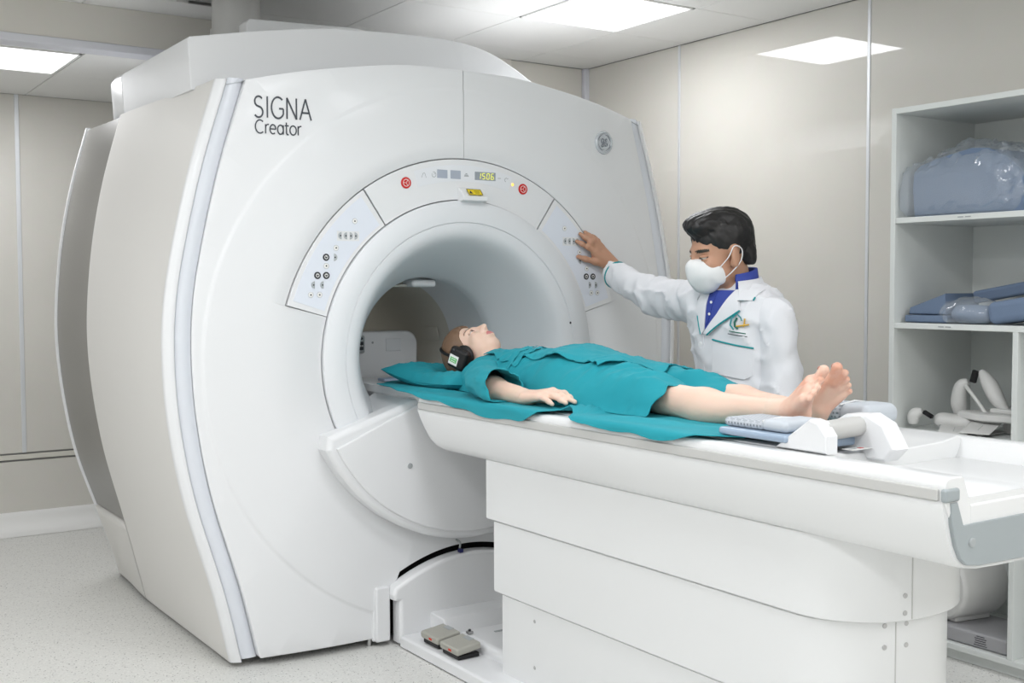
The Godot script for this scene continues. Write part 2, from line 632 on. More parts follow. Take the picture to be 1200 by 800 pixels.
const EXPOSURE := 1.4
func make_materials() -> void:
	M.white = mat(Color(0.90, 0.905, 0.91), 0.38)
	M.white.clearcoat_enabled = true
	M.white.clearcoat = 0.12
	M.white.clearcoat_roughness = 0.06
	M.side = mat(Color(0.89, 0.884, 0.87), 0.6, 0.0, 0.25)
	M.silver = mat(Color(0.52, 0.515, 0.50), 0.28, 0.25)
	M.cap = mat(Color(0.90, 0.905, 0.91), 0.6, 0.0, 0.3)
	M.strip = mat(Color(0.865, 0.88, 0.905), 0.3)
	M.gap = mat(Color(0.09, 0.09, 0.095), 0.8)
	M.groove = mat(Color(0.62, 0.62, 0.62), 0.6)
	M.liner = mat(Color(0.885, 0.895, 0.905), 0.42)
	M.inner = mat(Color(0.82, 0.81, 0.77), 0.55)
	M.keypad = mat(Color(0.885, 0.905, 0.94), 0.4)
	M.black = mat(Color(0.045, 0.045, 0.05), 0.45)
	M.dark = mat(Color(0.20, 0.21, 0.23), 0.5)
	M.grey = mat(Color(0.64, 0.66, 0.665), 0.45)
	M.rail = mat(Color(0.76, 0.76, 0.75), 0.4)
	M.endgrey = mat(Color(0.62, 0.65, 0.66), 0.45)
	M.tablewhite = mat(Color(0.895, 0.90, 0.90), 0.34)
	M.tablewhite.clearcoat_enabled = true
	M.tablewhite.clearcoat = 0.3
	M.tablewhite.clearcoat_roughness = 0.15
	M.steel = mat(Color(0.75, 0.75, 0.75), 0.3, 0.9)
	M.aluminium = mat(Color(0.86, 0.87, 0.88), 0.42, 0.35)
	M.lavender = mat(Color(0.83, 0.835, 0.86), 0.5)
	M.pipe = mat(Color(0.78, 0.78, 0.77), 0.35, 0.1)
	M.red = mat(Color(0.80, 0.12, 0.12), 0.4)
	M.yellow = mat(Color(0.90, 0.80, 0.10), 0.5)
	# glossy laminate wall panels with faint cloudy tone
	var w := mat(Color(1, 1, 1), 0.55, 0.0, 0.3)
	w.albedo_texture = noise_tex(0.006, 512, [[0.0, 1.0], [Color(0.815, 0.805, 0.775), Color(0.84, 0.83, 0.80)]], 4)
	w.uv1_triplanar = true
	w.uv1_world_triplanar = true
	w.uv1_scale = Vector3.ONE * 0.35
	w.clearcoat_enabled = true
	w.clearcoat = 0.9
	w.clearcoat_roughness = 0.02
	M.wall = w
	M.paint = mat(Color(0.92, 0.92, 0.91), 0.7)
	var c := mat(Color(0.93, 0.93, 0.92), 0.7, 0.0, 0.3)
	M.tile = c
	# speckled vinyl floor
	var f := mat(Color(1, 1, 1), 0.4)
	var im := Image.create(1024, 1024, true, Image.FORMAT_RGB8)
	im.fill(Color(0.86, 0.86, 0.845))
	var rng := RandomNumberGenerator.new()
	rng.seed = 7
	for i in 26000:
		var v := rng.randf()
		var col := Color(0.79, 0.79, 0.775).lerp(Color(0.92, 0.92, 0.905), v)
		im.fill_rect(Rect2i(rng.randi() % 1020, rng.randi() % 1020, 2 + rng.randi() % 4, 2 + rng.randi() % 4), col)
	for i in 2600:
		var col := Color(0.44, 0.44, 0.43).lerp(Color(0.66, 0.65, 0.63), rng.randf())
		var s := 2 + rng.randi() % 2
		im.fill_rect(Rect2i(rng.randi() % 1020, rng.randi() % 1020, s, s + rng.randi() % 2), col)
	im.generate_mipmaps()
	f.albedo_texture = ImageTexture.create_from_image(im)
	f.uv1_triplanar = true
	f.uv1_world_triplanar = true
	f.uv1_scale = Vector3.ONE * 0.8
	M.floor = f
	var g := mat(Color(1, 1, 1), 0.3)
	g.emission_enabled = true
	g.emission = Color(1.0, 0.995, 1.0)
	g.emission_energy_multiplier = 2.2
	M.glow = g

func build_room() -> void:
	var fl := struct("floor")
	part("slab", rbox(WX - WL + 0.3, 0.12, FZ - AZ + 0.3, 0.002), M.floor, fl, at((WX + WL) / 2, -0.06, (FZ + AZ) / 2))
	# ---- right wall: laminate panels between aluminium strips
	var wr := struct("wall_right")
	part("backing", rbox(0.1, CEIL + 0.1, FZ - BZ + 0.2, 0.002), M.groove, wr, at(WX + 0.062, CEIL / 2, (FZ + BZ) / 2))
	var seams := [BZ, -0.65, 0.51, 1.67, 2.83, 3.99, 5.15, FZ]
	for i in seams.size() - 1:
		var a: float = seams[i] + 0.008
		var b: float = seams[i + 1] - 0.008
		part("panel", rbox(0.012, CEIL - 0.004, b - a, 0.0015), M.wall, wr, at(WX + 0.006, CEIL / 2, (a + b) / 2))
		if i > 0: part("joint_strip", rbox(0.012, CEIL, 0.016, 0.002), M.aluminium, wr, at(WX + 0.003, CEIL / 2, seams[i]))
	# ---- back wall right of the scanner, and the header above the recess
	var wb := struct("wall_back")
	part("backing", rbox(WX - 1.17, CEIL + 0.1, 0.1, 0.002), M.groove, wb, at((WX + 1.17) / 2, CEIL / 2, BZ - 0.062))
	part("panel", rbox(WX - 1.17 - 0.03, CEIL - 0.004, 0.012, 0.0015), M.wall, wb, at((WX + 1.17 - 0.03) / 2, CEIL / 2, BZ - 0.006))
	part("corner_strip", rbox(0.035, CEIL, 0.035, 0.008), M.lavender, wb, at(WX - 0.012, CEIL / 2, BZ + 0.012))
	var hd := struct("trim_1")
	part("header", rbox(1.17 - WL, CEIL - LOW - 0.02, 0.1, 0.002), M.wall, hd, at((1.17 + WL) / 2, (CEIL + LOW) / 2 + 0.012, BZ - 0.05))
	part("edge_strip", rbox(1.17 - WL, 0.034, 0.114, 0.004), M.lavender, hd, at((1.17 + WL) / 2, LOW + 0.008, BZ - 0.05))
	# ---- recess: far wall, side walls, low ceiling
	var wf := struct("wall_far")
	part("backing", rbox(WX - WL + 0.2, LOW + 0.2, 0.1, 0.002), M.groove, wf, at((WX + WL) / 2, LOW / 2, AZ - 0.062))
	var xs := [WL, -2.12, -1.02, 0.08, 1.18, WX]
	for i in xs.size() - 1:
		var a: float = xs[i] + 0.008
		var b: float = xs[i + 1] - 0.008
		part("panel", rbox(b - a, LOW - 0.42, 0.012, 0.0015), M.wall, wf, at((a + b) / 2, (LOW + 0.42) / 2, AZ - 0.006))
		if i > 0: part("joint_strip", rbox(0.022, LOW - 0.42, 0.012, 0.002), M.aluminium, wf, at(xs[i], (LOW + 0.42) / 2, AZ - 0.001))
	part("lower_panel", rbox(WX - WL, 0.30, 0.012, 0.0015), M.wall, wf, at((WX + WL) / 2, 0.225, AZ - 0.006))
	part("rail", rbox(WX - WL, 0.026, 0.016, 0.003), M.inner, wf, at((WX + WL) / 2, 0.398, AZ - 0.001))
	var bb := struct("baseboard_far")
	# coved vinyl skirting
	var rows := []
	for x in [WL, WX]:
		var row := []
		for i in 9:
			var a := PI / 2 * i / 8.0
			row.append(Vector3(x, 0.075 - 0.07 * sin(a) , AZ + 0.012 + 0.07 * (1 - cos(a))))
		row.push_front(Vector3(x, 0.1, AZ + 0.012))
		row.push_front(Vector3(x, 0.104, AZ))
		row.append(Vector3(x, 0.0015, AZ + 0.16))
		rows.append(row)
	var st := ST()
	sheet(st, rows, false)
	part("cove", done(st), M.paint, bb)
	var wl := struct("wall_left")
	part("board", rbox(0.1, CEIL + 0.1, FZ - AZ + 0.2, 0.002), M.paint, wl, at(WL - 0.05, CEIL / 2, (FZ + AZ) / 2))
	var wq := struct("wall_recess_right")
	part("board", rbox(0.1, LOW + 0.1, BZ - AZ - 0.1, 0.002), M.wall, wq, at(WX + 0.05, LOW / 2, (BZ + AZ - 0.1) / 2))
	var wn := struct("wall_front")
	part("board", rbox(WX - WL + 0.2, CEIL + 0.1, 0.1, 0.002), M.paint, wn, at((WX + WL) / 2, CEIL / 2, FZ + 0.05))
	# ---- ceilings: metal tiles on a grid
	var ce := struct("ceiling")
	part("slab", rbox(WX - WL + 0.3, 0.1, FZ - BZ + 0.3, 0.002), M.groove, ce, at((WX + WL) / 2, CEIL + 0.085, (FZ + BZ) / 2))
	var i0 := -7
	for i in range(i0, 4):
		for j in range(-2, 12):
			var xa := maxf(0.1 + i * TILE, WL)
			var xb := minf(0.1 + (i + 1) * TILE, WX)
			var za := maxf(-0.605 + j * TILE, BZ)
			var zb := minf(-0.605 + (j + 1) * TILE, FZ)
			if xb - xa < 0.03 or zb - za < 0.03: continue
			if is_lamp(i, j): continue
			if i == -2 and j == -1: continue # the quench pipe passes here
			part("tile", rbox(xb - xa - 0.004, 0.03, zb - za - 0.004, 0.002), M.tile, ce, at((xa + xb) / 2, CEIL + 0.015, (za + zb) / 2))
	# tile with the pipe opening: four strips round a dark hole
	var px := -0.53
	var pz := -0.9
	for q in [[-1.02, -0.70], [-0.36, -0.46 - 0.004]]:
		var xa: float = min(q[0], q[1])
		var xb: float = max(q[0], q[1])
		part("tile", rbox(xb - xa - 0.004, 0.03, TILE - 0.004, 0.002), M.tile, ce, at((xa + xb) / 2, CEIL + 0.015, -0.885))
	part("hole_edge", rbox(0.24, 0.012, 0.012, 0.002), M.steel, ce, at(-0.53, CEIL + 0.004, -1.155))
	part("hole_lining", rbox(0.26, 0.002, 0.42, 0.0005), M.gap, ce, at(-0.56, CEIL + 0.032, -0.93))
	part("tile", rbox(0.24, 0.03, 0.09, 0.002), M.tile, ce, at(-0.58, CEIL + 0.015, -0.66))
	var c2 := struct("ceiling_recess")
	part("slab", rbox(WX - WL + 0.3, 0.1, BZ - AZ, 0.002), M.groove, c2, at((WX + WL) / 2, LOW + 0.085, (BZ + AZ) / 2 - 0.05))
	for i in range(-5, 6):
		for j in 3:
			var xa := maxf(-0.975 + i * TILE, WL)
			var xb := minf(-0.975 + (i + 1) * TILE, WX)
			var zb := -1.57 - j * TILE + TILE if j else -1.51
			zb = [-1.51, -1.57, -2.15][j]
			var za: float = [-1.57, -2.15, AZ][j]
			if xb - xa < 0.03: continue
			if i == -1 and j == 1: continue
			part("tile", rbox(xb - xa - 0.004, 0.03, zb - za - 0.004, 0.002), M.tile, c2, at((xa + xb) / 2, LOW + 0.015, (za + zb) / 2))

# ceiling lamp cells (column, row) on the tile grid
const LAMPS := [[1, 0], [-2, 3], [1, 6], [-2, 6], [-6, 1], [-5, 3], [-5, 6], [-5, 9], [-2, 9], [1, 9]]
func is_lamp(i: int, j: int) -> bool:
	for q in LAMPS:
		if q[0] == i and q[1] == j: return true
	return false
func lamp(called: String, label: String, c: Vector3, energy: float, group := "") -> void:
	var t := thing(called, label, "ceiling light", c, 0, group)
	var s := TILE - 0.012
	var fr := ST()
	for q in [[0, 1], [0, -1], [1, 0], [-1, 0]]:
		var m := rbox(s if q[0] == 0 else 0.014, 0.03, s if q[1] == 0 else 0.014, 0.002)
		fr.append_from(m, 0, at(q[0] * (s / 2 - 0.007), 0.012, q[1] * (s / 2 - 0.007)))
	part("frame", fr.commit(), M.tile, t)
	part("diffuser", rbox(s - 0.03, 0.008, s - 0.03, 0.001), M.glow, t, at(0, 0.008, 0))
	var l := AreaLight3D.new()
	l.name = "light"
	l.area_size = Vector2(s - 0.04, s - 0.04)
	l.light_color = Color(0.98, 0.985, 1.0)
	l.light_energy = energy
	l.area_range = 12.0
	l.shadow_enabled = true
	t.add_child(l)
	l.position = Vector3(0, -0.004, 0)
	l.rotation_degrees = Vector3(-90, 0, 0)
func build_lamps() -> void:
	var n := 0
	for q in LAMPS:
		var c := Vector3(0.1 + (q[0] + 0.5) * TILE, CEIL, -0.605 + (q[1] + 0.5) * TILE)
		if n == 0: lamp("ceiling_light", "bright square ceiling light panel at upper right, mirrored in the glossy wall", c, LAMP_E)
		else: lamp("ceiling_light", "square ceiling light panel out of view above the room", c, LAMP_E, "unseen ceiling lights")
		n += 1
	lamp("ceiling_light", "square ceiling light panel in the low recess ceiling at far left", Vector3(-0.975 - TILE / 2, LOW, -1.86), LAMP_E)
const LAMP_E := 0.8
# ---------------------------------------------------------------- the scanner
const CY := 1.037
const RA := 0.737
const RB := 0.583
const HW := [[0.0, 0.862], [0.26, 0.922], [0.6, 1.02], [0.85, 1.065], [1.07, 1.08], [1.25, 1.072], [1.43, 1.042], [1.7, 0.978], [2.0, 0.885], [2.12, 0.845]]
const TOPE := [[0.0, 2.103], [0.23, 2.098], [0.435, 2.072], [0.65, 2.034], [0.8, 2.0], [0.9, 1.975], [1.1, 1.92]]
const SIDE_REAR := [[0.0, 0.90], [0.35, 0.985], [0.7, 1.072], [1.07, 1.116], [1.4, 1.10], [1.7, 1.05], [2.0, 0.968], [2.12, 0.93]]
func hw(y: float) -> float: return tab(HW, y)
func tope(x: float) -> float: return tab(TOPE, absf(x))
# half width of the body at height y and depth z (z from -0.05 back)
func side_w(y: float, z: float) -> float:
	var front := hw(y) + 0.036
	var rear := tab(SIDE_REAR, y) + 0.015 * smooth01(-1.05, -1.5, z)
	var w := lerpf(front, rear, smooth01(-0.1, -1.1, z))
	if z > -0.1:
		var t := clampf((-0.1 - z) / -0.05, 0, 1) # 0 at -0.1, 1 at -0.05
		w = hw(y) + 0.036 * sqrt(maxf(0.0, 1.0 - t * t))
	var k := smooth01(-1.5, -1.8, z)
	w -= 0.35 * k * k + 0.02 * smooth01(-1.0, -1.5, z) * smooth01(0.6, 0.0, y) * 2.0
	return w
func face_z(x: float, y: float) -> float:
	var r := Vector2(x, y - CY).length()
	var ax := absf(x)
	return -0.05 * smooth01(0.5, 1.12, ax) + (0.0065 - 0.005 * smooth01(1.3, 1.9, y)) * (1.0 - smooth01(0.985, 1.0, r))
func arch(x: float) -> float: return 0.330 - 0.85 * x * x
func in_face(x: float, y: float) -> bool:
	if y < 0.03 or y > tope(x) or absf(x) > hw(y) - 0.055: return false
	if absf(x) < 0.375 and y < arch(x): return false
	return true
func r_out(a: float) -> float:
	var lo := 0.55
	var hi := 1.6
	var c := cos(a)
	var s := sin(a)
	for i in 26:
		var m := (lo + hi) / 2
		if in_face(m * c, CY + m * s): lo = m
		else: hi = m
	return lo
func front_cover(sgn: float) -> ArrayMesh:
	var st := ST()
	var A0 := deg_to_rad(15.6)
	var secs := [[PI / 2 - 0.0015, A0, RA], [A0, -PI / 2, RB]]
	var g := 0
	for s in secs:
		var n := int(absf(rad_to_deg(s[0] - s[1])) / 0.45)
		var rows := []
		var inner := []
		var outer := []
		for i in n + 1:
			var a: float = lerpf(s[0], s[1], float(i) / n)
			var ro := r_out(a)
			var ri: float = s[2] + 0.003
			ro = maxf(ro, ri + 0.001)
			var rs := [ri, ri + 0.004]
			for q in [0.8, 0.88, 0.95, 0.983, 0.988, 0.993, 0.998, 1.003, 1.06, 1.15, 1.25]:
				if s[2] > 0.7 or q > 0.0: rs.append(clampf(q, ri + 0.004, ro - 0.005))
			rs.append(ro - 0.005)
			var row := []
			var x0: float = rs[0] * cos(a)
			var y0: float = CY + rs[0] * sin(a)
			for k in rs.size():
				var x: float = rs[k] * cos(a)
				var y: float = CY + rs[k] * sin(a)
				var z := face_z(x, y)
				if k == 0: z -= 0.003
				row.append(Vector3(sgn * x, y, z))
			var x1 := ro * cos(a)
			var y1 := CY + ro * sin(a)
			var ze := face_z(x1, y1)
			row.append(Vector3(sgn * x1, y1, ze - 0.002))
			rows.append(row)
			inner.append([Vector3(sgn * x0, y0, face_z(x0, y0) - 0.03), row[0]])
			outer.append([row[-1], Vector3(sgn * x1, y1, ze - 0.05)])
		sheet(st, rows, sgn < 0, false, 0)
		sheet(st, inner, sgn < 0, false, 3)
		sheet(st, outer, sgn < 0, false, 2)
		# radial end faces
		for e in [rows[0], rows[-1]]:
			var b := []
			for q in e: b.append(q + Vector3(0, 0, -0.03))
			sheet(st, [e, b], (e == rows[0]) == (sgn > 0), false, 1)
	return done(st)
func ring_sector(ri: float, ro: float, a0: float, a1: float, z0: float, z1: float, bev: float) -> ArrayMesh:
	var pl := PackedVector2Array()
	var n := int(absf(a1 - a0) / 2.0) + 2
	for i in n + 1:
		var a := deg_to_rad(lerpf(a0, a1, float(i) / n))
		pl.append(Vector2(cos(a), sin(a)) * ro)
	for i in n + 1:
		var a := deg_to_rad(lerpf(a1, a0, float(i) / n))
		pl.append(Vector2(cos(a), sin(a)) * ri)
	return prism(pl, z0, z1, bev)
# letters drawn as strokes; each stroke is a polyline in a unit box (height 1)
func strokes(list: Array, h: float, w: float, z: float) -> ArrayMesh:
	var out := []
	var pieces := []
	for s in list: # long strokes in overlapping pieces, so that closed loops fill
		var i := 0
		while i < s.size() - 1:
			pieces.append(s.slice(i, mini(i + 7, s.size())))
			i += 6
	for s in pieces:
		var n: int = s.size()
		var L := PackedVector2Array()
		for i in n:
			var d: Vector2 = (s[min(i + 1, n - 1)] - s[max(i - 1, 0)]).normalized()
			var nn := Vector2(-d.y, d.x) * w / 2
			L.append((s[i] as Vector2) * h + nn)
		for i in range(n - 1, -1, -1):
			var d: Vector2 = (s[min(i + 1, n - 1)] - s[max(i - 1, 0)]).normalized()
			var nn := Vector2(-d.y, d.x) * w / 2
			L.append((s[i] as Vector2) * h - nn)
		out.append([prism(L, 0, z, 0.0002), Transform3D.IDENTITY])
	return join(out)
func arc2(c: Vector2, rx: float, ry: float, a0: float, a1: float, n := 14) -> Array:
	var o := []
	for i in n + 1:
		var a := deg_to_rad(lerpf(a0, a1, float(i) / n))
		o.append(c + Vector2(cos(a) * rx, sin(a) * ry))
	return o
func glyph(ch: String) -> Array: # [advance, strokes]
	match ch:
		"S": return [0.62, [arc2(Vector2(0.27, 0.745), 0.23, 0.235, 35, 270, 12) + arc2(Vector2(0.25, 0.25), 0.25, 0.255, 90, -145, 12)]]
		"I": return [0.34, [[Vector2(0.14, 0), Vector2(0.14, 1)]]]
		"G": return [0.84, [arc2(Vector2(0.42, 0.5), 0.38, 0.5, 48, 322, 22) + [Vector2(0.73, 0.22), Vector2(0.73, 0.46), Vector2(0.48, 0.46)]]]
		"N": return [0.84, [[Vector2(0.1, 0), Vector2(0.1, 1)], [Vector2(0.1, 1), Vector2(0.66, 0)], [Vector2(0.66, 0), Vector2(0.66, 1)]]]
		"A": return [0.76, [[Vector2(0.02, 0), Vector2(0.36, 1)], [Vector2(0.36, 1), Vector2(0.70, 0)], [Vector2(0.14, 0.34), Vector2(0.58, 0.34)]]]
		"C": return [0.80, [arc2(Vector2(0.42, 0.5), 0.38, 0.5, 48, 312, 22)]]
		"r": return [0.40, [[Vector2(0.08, 0), Vector2(0.08, 0.70)], arc2(Vector2(0.32, 0.45), 0.24, 0.25, 180, 80, 8)]]
		"e": return [0.64, [[Vector2(0.04, 0.37), Vector2(0.54, 0.37)] + arc2(Vector2(0.29, 0.35), 0.25, 0.35, 5, 310, 18)]]
		"a": return [0.62, [arc2(Vector2(0.28, 0.35), 0.24, 0.35, 0, 360, 20), [Vector2(0.52, 0.70), Vector2(0.52, 0)]]]
		"t": return [0.42, [[Vector2(0.16, 0.92), Vector2(0.16, 0.16)] + arc2(Vector2(0.30, 0.15), 0.14, 0.15, 180, 290, 6), [Vector2(0.02, 0.68), Vector2(0.36, 0.68)]]]
		"o": return [0.66, [arc2(Vector2(0.31, 0.35), 0.27, 0.35, 0, 360, 22)]]
	return [0.4, []]
func lettering(text: String, h: float, w: float, mt: Material, parent: Node, p: Vector3, called: String, turn := 0.0, squeeze := 1.0) -> void:
	var x := 0.0
	for ch in text:
		var g := glyph(ch)
		if g[1].size():
			var xm: float = p.x + (x + g[0] * h * 0.45) * squeeze
			var ym := p.y + h * 0.5
			var sl := (face_z(xm + 0.02, ym) - face_z(xm - 0.02, ym)) / 0.04
			var tf := Transform3D(Basis.from_euler(Vector3(0, -atan(sl), 0)), Vector3(p.x + x * squeeze, p.y, face_z(xm, ym) + 0.0012 - sl * g[0] * h * 0.45 * squeeze)) * Transform3D(Basis.from_scale(Vector3(squeeze, 1, 1)), Vector3.ZERO)
			part(called, strokes(g[1], h, w, 0.0012), mt, parent, tf)
		x += g[0] * h
func build_scanner() -> void:
	var t := thing("mri_scanner", "large white magnetic resonance scanner with round bore and curved covers", "scanner")
	# ---- inner body: closed shell under the covers
	var rings := []
	for z in [-1.68, -1.66, -1.6, -1.5, -1.3, -1.1, -0.9, -0.6, -0.3, -0.12]:
		var ring := []
		for i in 25:
			var y := 0.03 + 1.94 * i / 24.0
			ring.append(Vector3(side_w(y, z) - 0.02, y, z))
		for i in range(1, 20):
			var s := lerpf(1, -1, i / 20.0)
			var x := s * (side_w(1.97, z) - 0.02)
			ring.append(Vector3(x, tope(x) - 0.02, z))
		for i in range(24, -1, -1):
			var y := 0.03 + 1.94 * i / 24.0
			ring.append(Vector3(-side_w(y, z) + 0.02, y, z))
		rings.append(ring)
	var st := ST()
	sheet(st, rings, false, true, 0)
	part("body_shell", done(st), M.white, t)
	# back plate with the rear opening of the bore
	var rb := PackedVector2Array()
	for q in rings[0]: rb.append(Vector2(q.x, q.y))
	st = ST()
	var oc := []
	var ic := []
	for i in 97:
		var a := TAU * i / 96.0
		var d := Vector2(cos(a), sin(a))
		ic.append(Vector3(d.x * 0.4, CY + d.y * 0.4, -1.68))
		var far := d * 3.0 + Vector2(0, CY)
		var best := 3.0
		for k in rb.size():
			var hit = Geometry2D.segment_intersects_segment(Vector2(0, CY), far, rb[k], rb[(k + 1) % rb.size()])
			if hit != null: best = minf(best, ((hit as Vector2) - Vector2(0, CY)).length())
		oc.append(Vector3(d.x * best, CY + d.y * best, -1.68))
	sheet(st, [ic, oc], false)
	part("back_cover", done(st), M.white, t)
	# ---- front covers, split above the control arc
	for s in [-1.0, 1.0]:
		var fc := part("front_cover", front_cover(s), M.white, t)
		# shadow gap backing behind the seam and panels
	part("seam_backing", rbox(0.03, 0.36, 0.01, 0.001), M.groove, t, at(0, 1.915, -0.035))
	part("arc_backing", ring_sector(RB - 0.02, RA + 0.03, 14, 166, -0.05, -0.02, 0.001), M.groove, t, at(0, CY, 0))
	# ---- side light strips and side covers
	for s in [-1.0, 1.0]:
		st = ST()
		var rows := []
		for i in 61:
			var y := lerpf(0.03, 1.998, i / 60.0)
			var w := hw(y)
			rows.append([Vector3(s * (w - 0.0545), y, -0.085), Vector3(s * (w - 0.0545), y, -0.058), Vector3(s * (w - 0.052), y, -0.0545), Vector3(s * (w - 0.026), y, -0.051), Vector3(s * (w - 0.002), y, -0.0545), Vector3(s * (w - 0.0005), y, -0.058), Vector3(s * (w - 0.0005), y, -0.085)])
		sheet(st, rows, s < 0, false, 0)
		for e in [rows[0], rows[-1]]:
			var b := []
			for q in e: b.append(Vector3(q.x, q.y, -0.085))
			sheet(st, [e, b], (e == rows[0]) == (s < 0), false, 1)
		part("light_strip", done(st), M.strip, t)
		st = ST()
		rows = []
		var fe := []
		for i in 61:
			var y := lerpf(0.02, 1.992, i / 60.0)
			fe.append([Vector3(s * (hw(y) + 0.001), y, -0.085), Vector3(s * (hw(y) + 0.001), y, -0.053), Vector3(s * (hw(y) + 0.004), y, -0.050), Vector3(s * (hw(y) + 0.018), y, -0.0565), Vector3(s * (hw(y) + 0.032), y, -0.065), Vector3(s * (hw(y) + 0.0357), y, -0.071), Vector3(s * (hw(y) + 0.036), y, -0.080)])
			var row := []
			for z in [-0.0805, -0.1, -0.16, -0.25, -0.35, -0.45, -0.55, -0.65, -0.75, -0.85, -0.95, -1.03, -1.044]:
				row.append(Vector3(s * (side_w(y, minf(z, -0.1))), y, z))
			row.append(Vector3(s * (side_w(y, -1.048) - 0.004), y, -1.048))
			row.append(Vector3(s * (side_w(y, -1.048) - 0.03), y, -1.048))
			rows.append(row)
		var s2 := ST()
		sheet(s2, fe, s < 0, false, 0)
		for e in [fe[0], fe[-1]]:
			var b := []
			for q in e: b.append(Vector3(q.x, q.y, -0.085))
			sheet(s2, [e, b], (e == fe[0]) == (s < 0), false, 1)
		part("front_edge", done(s2), M.white, t)
		sheet(st, rows, s < 0, false, 0)
		var tp := []
		for q in rows[-1]: tp.append(Vector3(q.x * 0.93, q.y, q.z))
		sheet(st, [rows[-1], tp], s < 0, false, 1)
		var bt := []
		for q in rows[0]: bt.append(Vector3(q.x * 0.9, q.y, q.z))
		sheet(st, [bt, rows[0]], s < 0, false, 2)
		part("side_cover", done(st), M.side, t)
		# silver rear side panel, seated behind the side cover's edge
		st = ST()
		rows = []
		for i in 51:
			var y := lerpf(0.345, 1.985, i / 50.0)
			var row := []
			for k in 17:
				var z := lerpf(-1.056, -1.53, k / 16.0)
				var yy := y
				row.append(Vector3(s * (side_w(yy, z) - 0.010), yy, z))
			rows.append(row)
		sheet(st, rows, s < 0, false, 0)
		var pb := []
		for q in rows[0]: pb.append(q + Vector3(-s * 0.03, 0, 0))
		sheet(st, [pb, rows[0]], s < 0, false, 1)
		part("rear_side_panel", done(st), M.silver, t)
		st = ST()
		rows = []
		for i in 51: # rear white shell: rim behind the panel
			var y := lerpf(0.02, 1.996, i / 50.0)
			var row := []
			row.append(Vector3(s * (side_w(y, -1.535) - 0.02), y, -1.535))
			for z in [-1.536, -1.54, -1.56, -1.6, -1.64, -1.68]:
				row.append(Vector3(s * (side_w(y, z) - (0.004 if z > -1.538 else 0.0)), y, z))
			row.append(Vector3(s * (side_w(y, -1.69) - 0.05), y, -1.70))
			row.append(Vector3(s * (side_w(y, -1.69) - 0.3), y, -1.70))
			rows.append(row)
		sheet(st, rows, s < 0, false, 0)
		part("rear_rim", done(st), M.white, t)
		st = ST()
		rows = []
		for i in 9: # white skirt below the silver panel
			var y := lerpf(0.02, 0.338, i / 8.0)
			var row := []
			for k in 13:
				var z := lerpf(-1.05, -1.536, k / 12.0)
				row.append(Vector3(s * side_w(y, z), y, z))
			rows.append(row)
		var lip := []
		for q in rows[-1]: lip.append(q + Vector3(-s * 0.02, 0.003, 0))
		rows.append(lip)
		sheet(st, rows, s < 0, false, 0)
		part("rear_skirt", done(st), M.side, t)
	st = ST()
	var deck := []
	for z in [0.0, -0.03, -0.15, -0.3]:
		var row := []
		for i in 41:
			var x := lerpf(-0.90, 0.90, i / 40.0)
			row.append(Vector3(x, tope(x) - 0.003 - 0.02 * (1.0 if z < -0.2 else 0.0), face_z(x, 2.0) - 0.012 + z if z > -0.1 else z))
		deck.append(row)
	sheet(st, deck, false, false, 0)
	part("top_deck", done(st), M.white, t)
	# ---- top cap: front and rear shells
	var prof := [Vector2(-0.942, 1.982), Vector2(-0.952, 2.150), Vector2(-0.944, 2.163), Vector2(-0.736, 2.205), Vector2(-0.56, 2.236), Vector2(-0.406, 2.257), Vector2(-0.193, 2.269), Vector2(-0.05, 2.273), Vector2(0.071, 2.273), Vector2(0.16, 2.268), Vector2(0.230, 2.258), Vector2(0.29, 2.243), Vector2(0.333, 2.228), Vector2(0.416, 2.190), Vector2(0.532, 2.127), Vector2(0.62, 2.07), Vector2(0.70, 2.0)]
	var pf := PackedVector2Array(prof)
	var cap_low := PackedVector2Array(pf)
	for q in [Vector2(0.3, 1.982), Vector2(-0.3, 1.982), Vector2(-0.7, 1.982)]: cap_low.append(q)
	part("top_cap", prism(cap_low, -1.085, -0.26, 0.004, 40.0), M.cap, t)
	rings = []
	for q in [[-1.40, 0.80], [-1.385, 0.90], [-1.35, 0.955], [-1.28, 0.99], [-1.2, 1.0], [-1.09, 1.0]]:
		var ring := []
		for v in cap_low: ring.append(Vector3(v.x * q[1], 1.99 + (v.y - 1.99) * (0.93 + 0.07 * q[1]), q[0]))
		ring.reverse()
		rings.append(ring)
	part("top_cap_rear", loft(rings), M.white, t)
	# box behind the cap
	var bp := PackedVector2Array([Vector2(-0.60, 2.2), Vector2(-0.60, 2.325), Vector2(-0.585, 2.34), Vector2(-0.13, 2.36), Vector2(-0.06, 2.35), Vector2(0.0, 2.30), Vector2(0.0, 2.2)])
	part("cold_head_cover", prism(bp, -0.70, -0.62, 0.006, 30), M.white, t)
	# ---- bore: front ring, flare, liner, inner tube
	var pr := [[Vector2(RB, -0.03), Vector2(RB, 0.016)], [Vector2(RB, 0.016), Vector2(RB - 0.004, 0.020), Vector2(0.520, 0.021), Vector2(0.5035, 0.020)], [Vector2(0.5035, 0.020), Vector2(0.5015, 0.014), Vector2(0.499, 0.014), Vector2(0.497, 0.018)]]
	var fl := [Vector2(0.497, 0.018)]
	for q in [[0.482, 0.018], [0.466, 0.014], [0.452, 0.006], [0.440, -0.006], [0.428, -0.024], [0.416, -0.046], [0.402, -0.074], [0.386, -0.106], [0.369, -0.140], [0.352, -0.174], [0.336, -0.206], [0.321, -0.236], [0.310, -0.260], [0.303, -0.282]]: fl.append(Vector2(q[0], q[1]))
	pr.append(fl)
	fl.append(Vector2(0.300, -0.310))
	pr.append([Vector2(0.30, -0.31), Vector2(0.30, -0.60)])
	pr.append([Vector2(0.30, -0.60), Vector2(0.303, -0.604), Vector2(0.307, -0.604)])
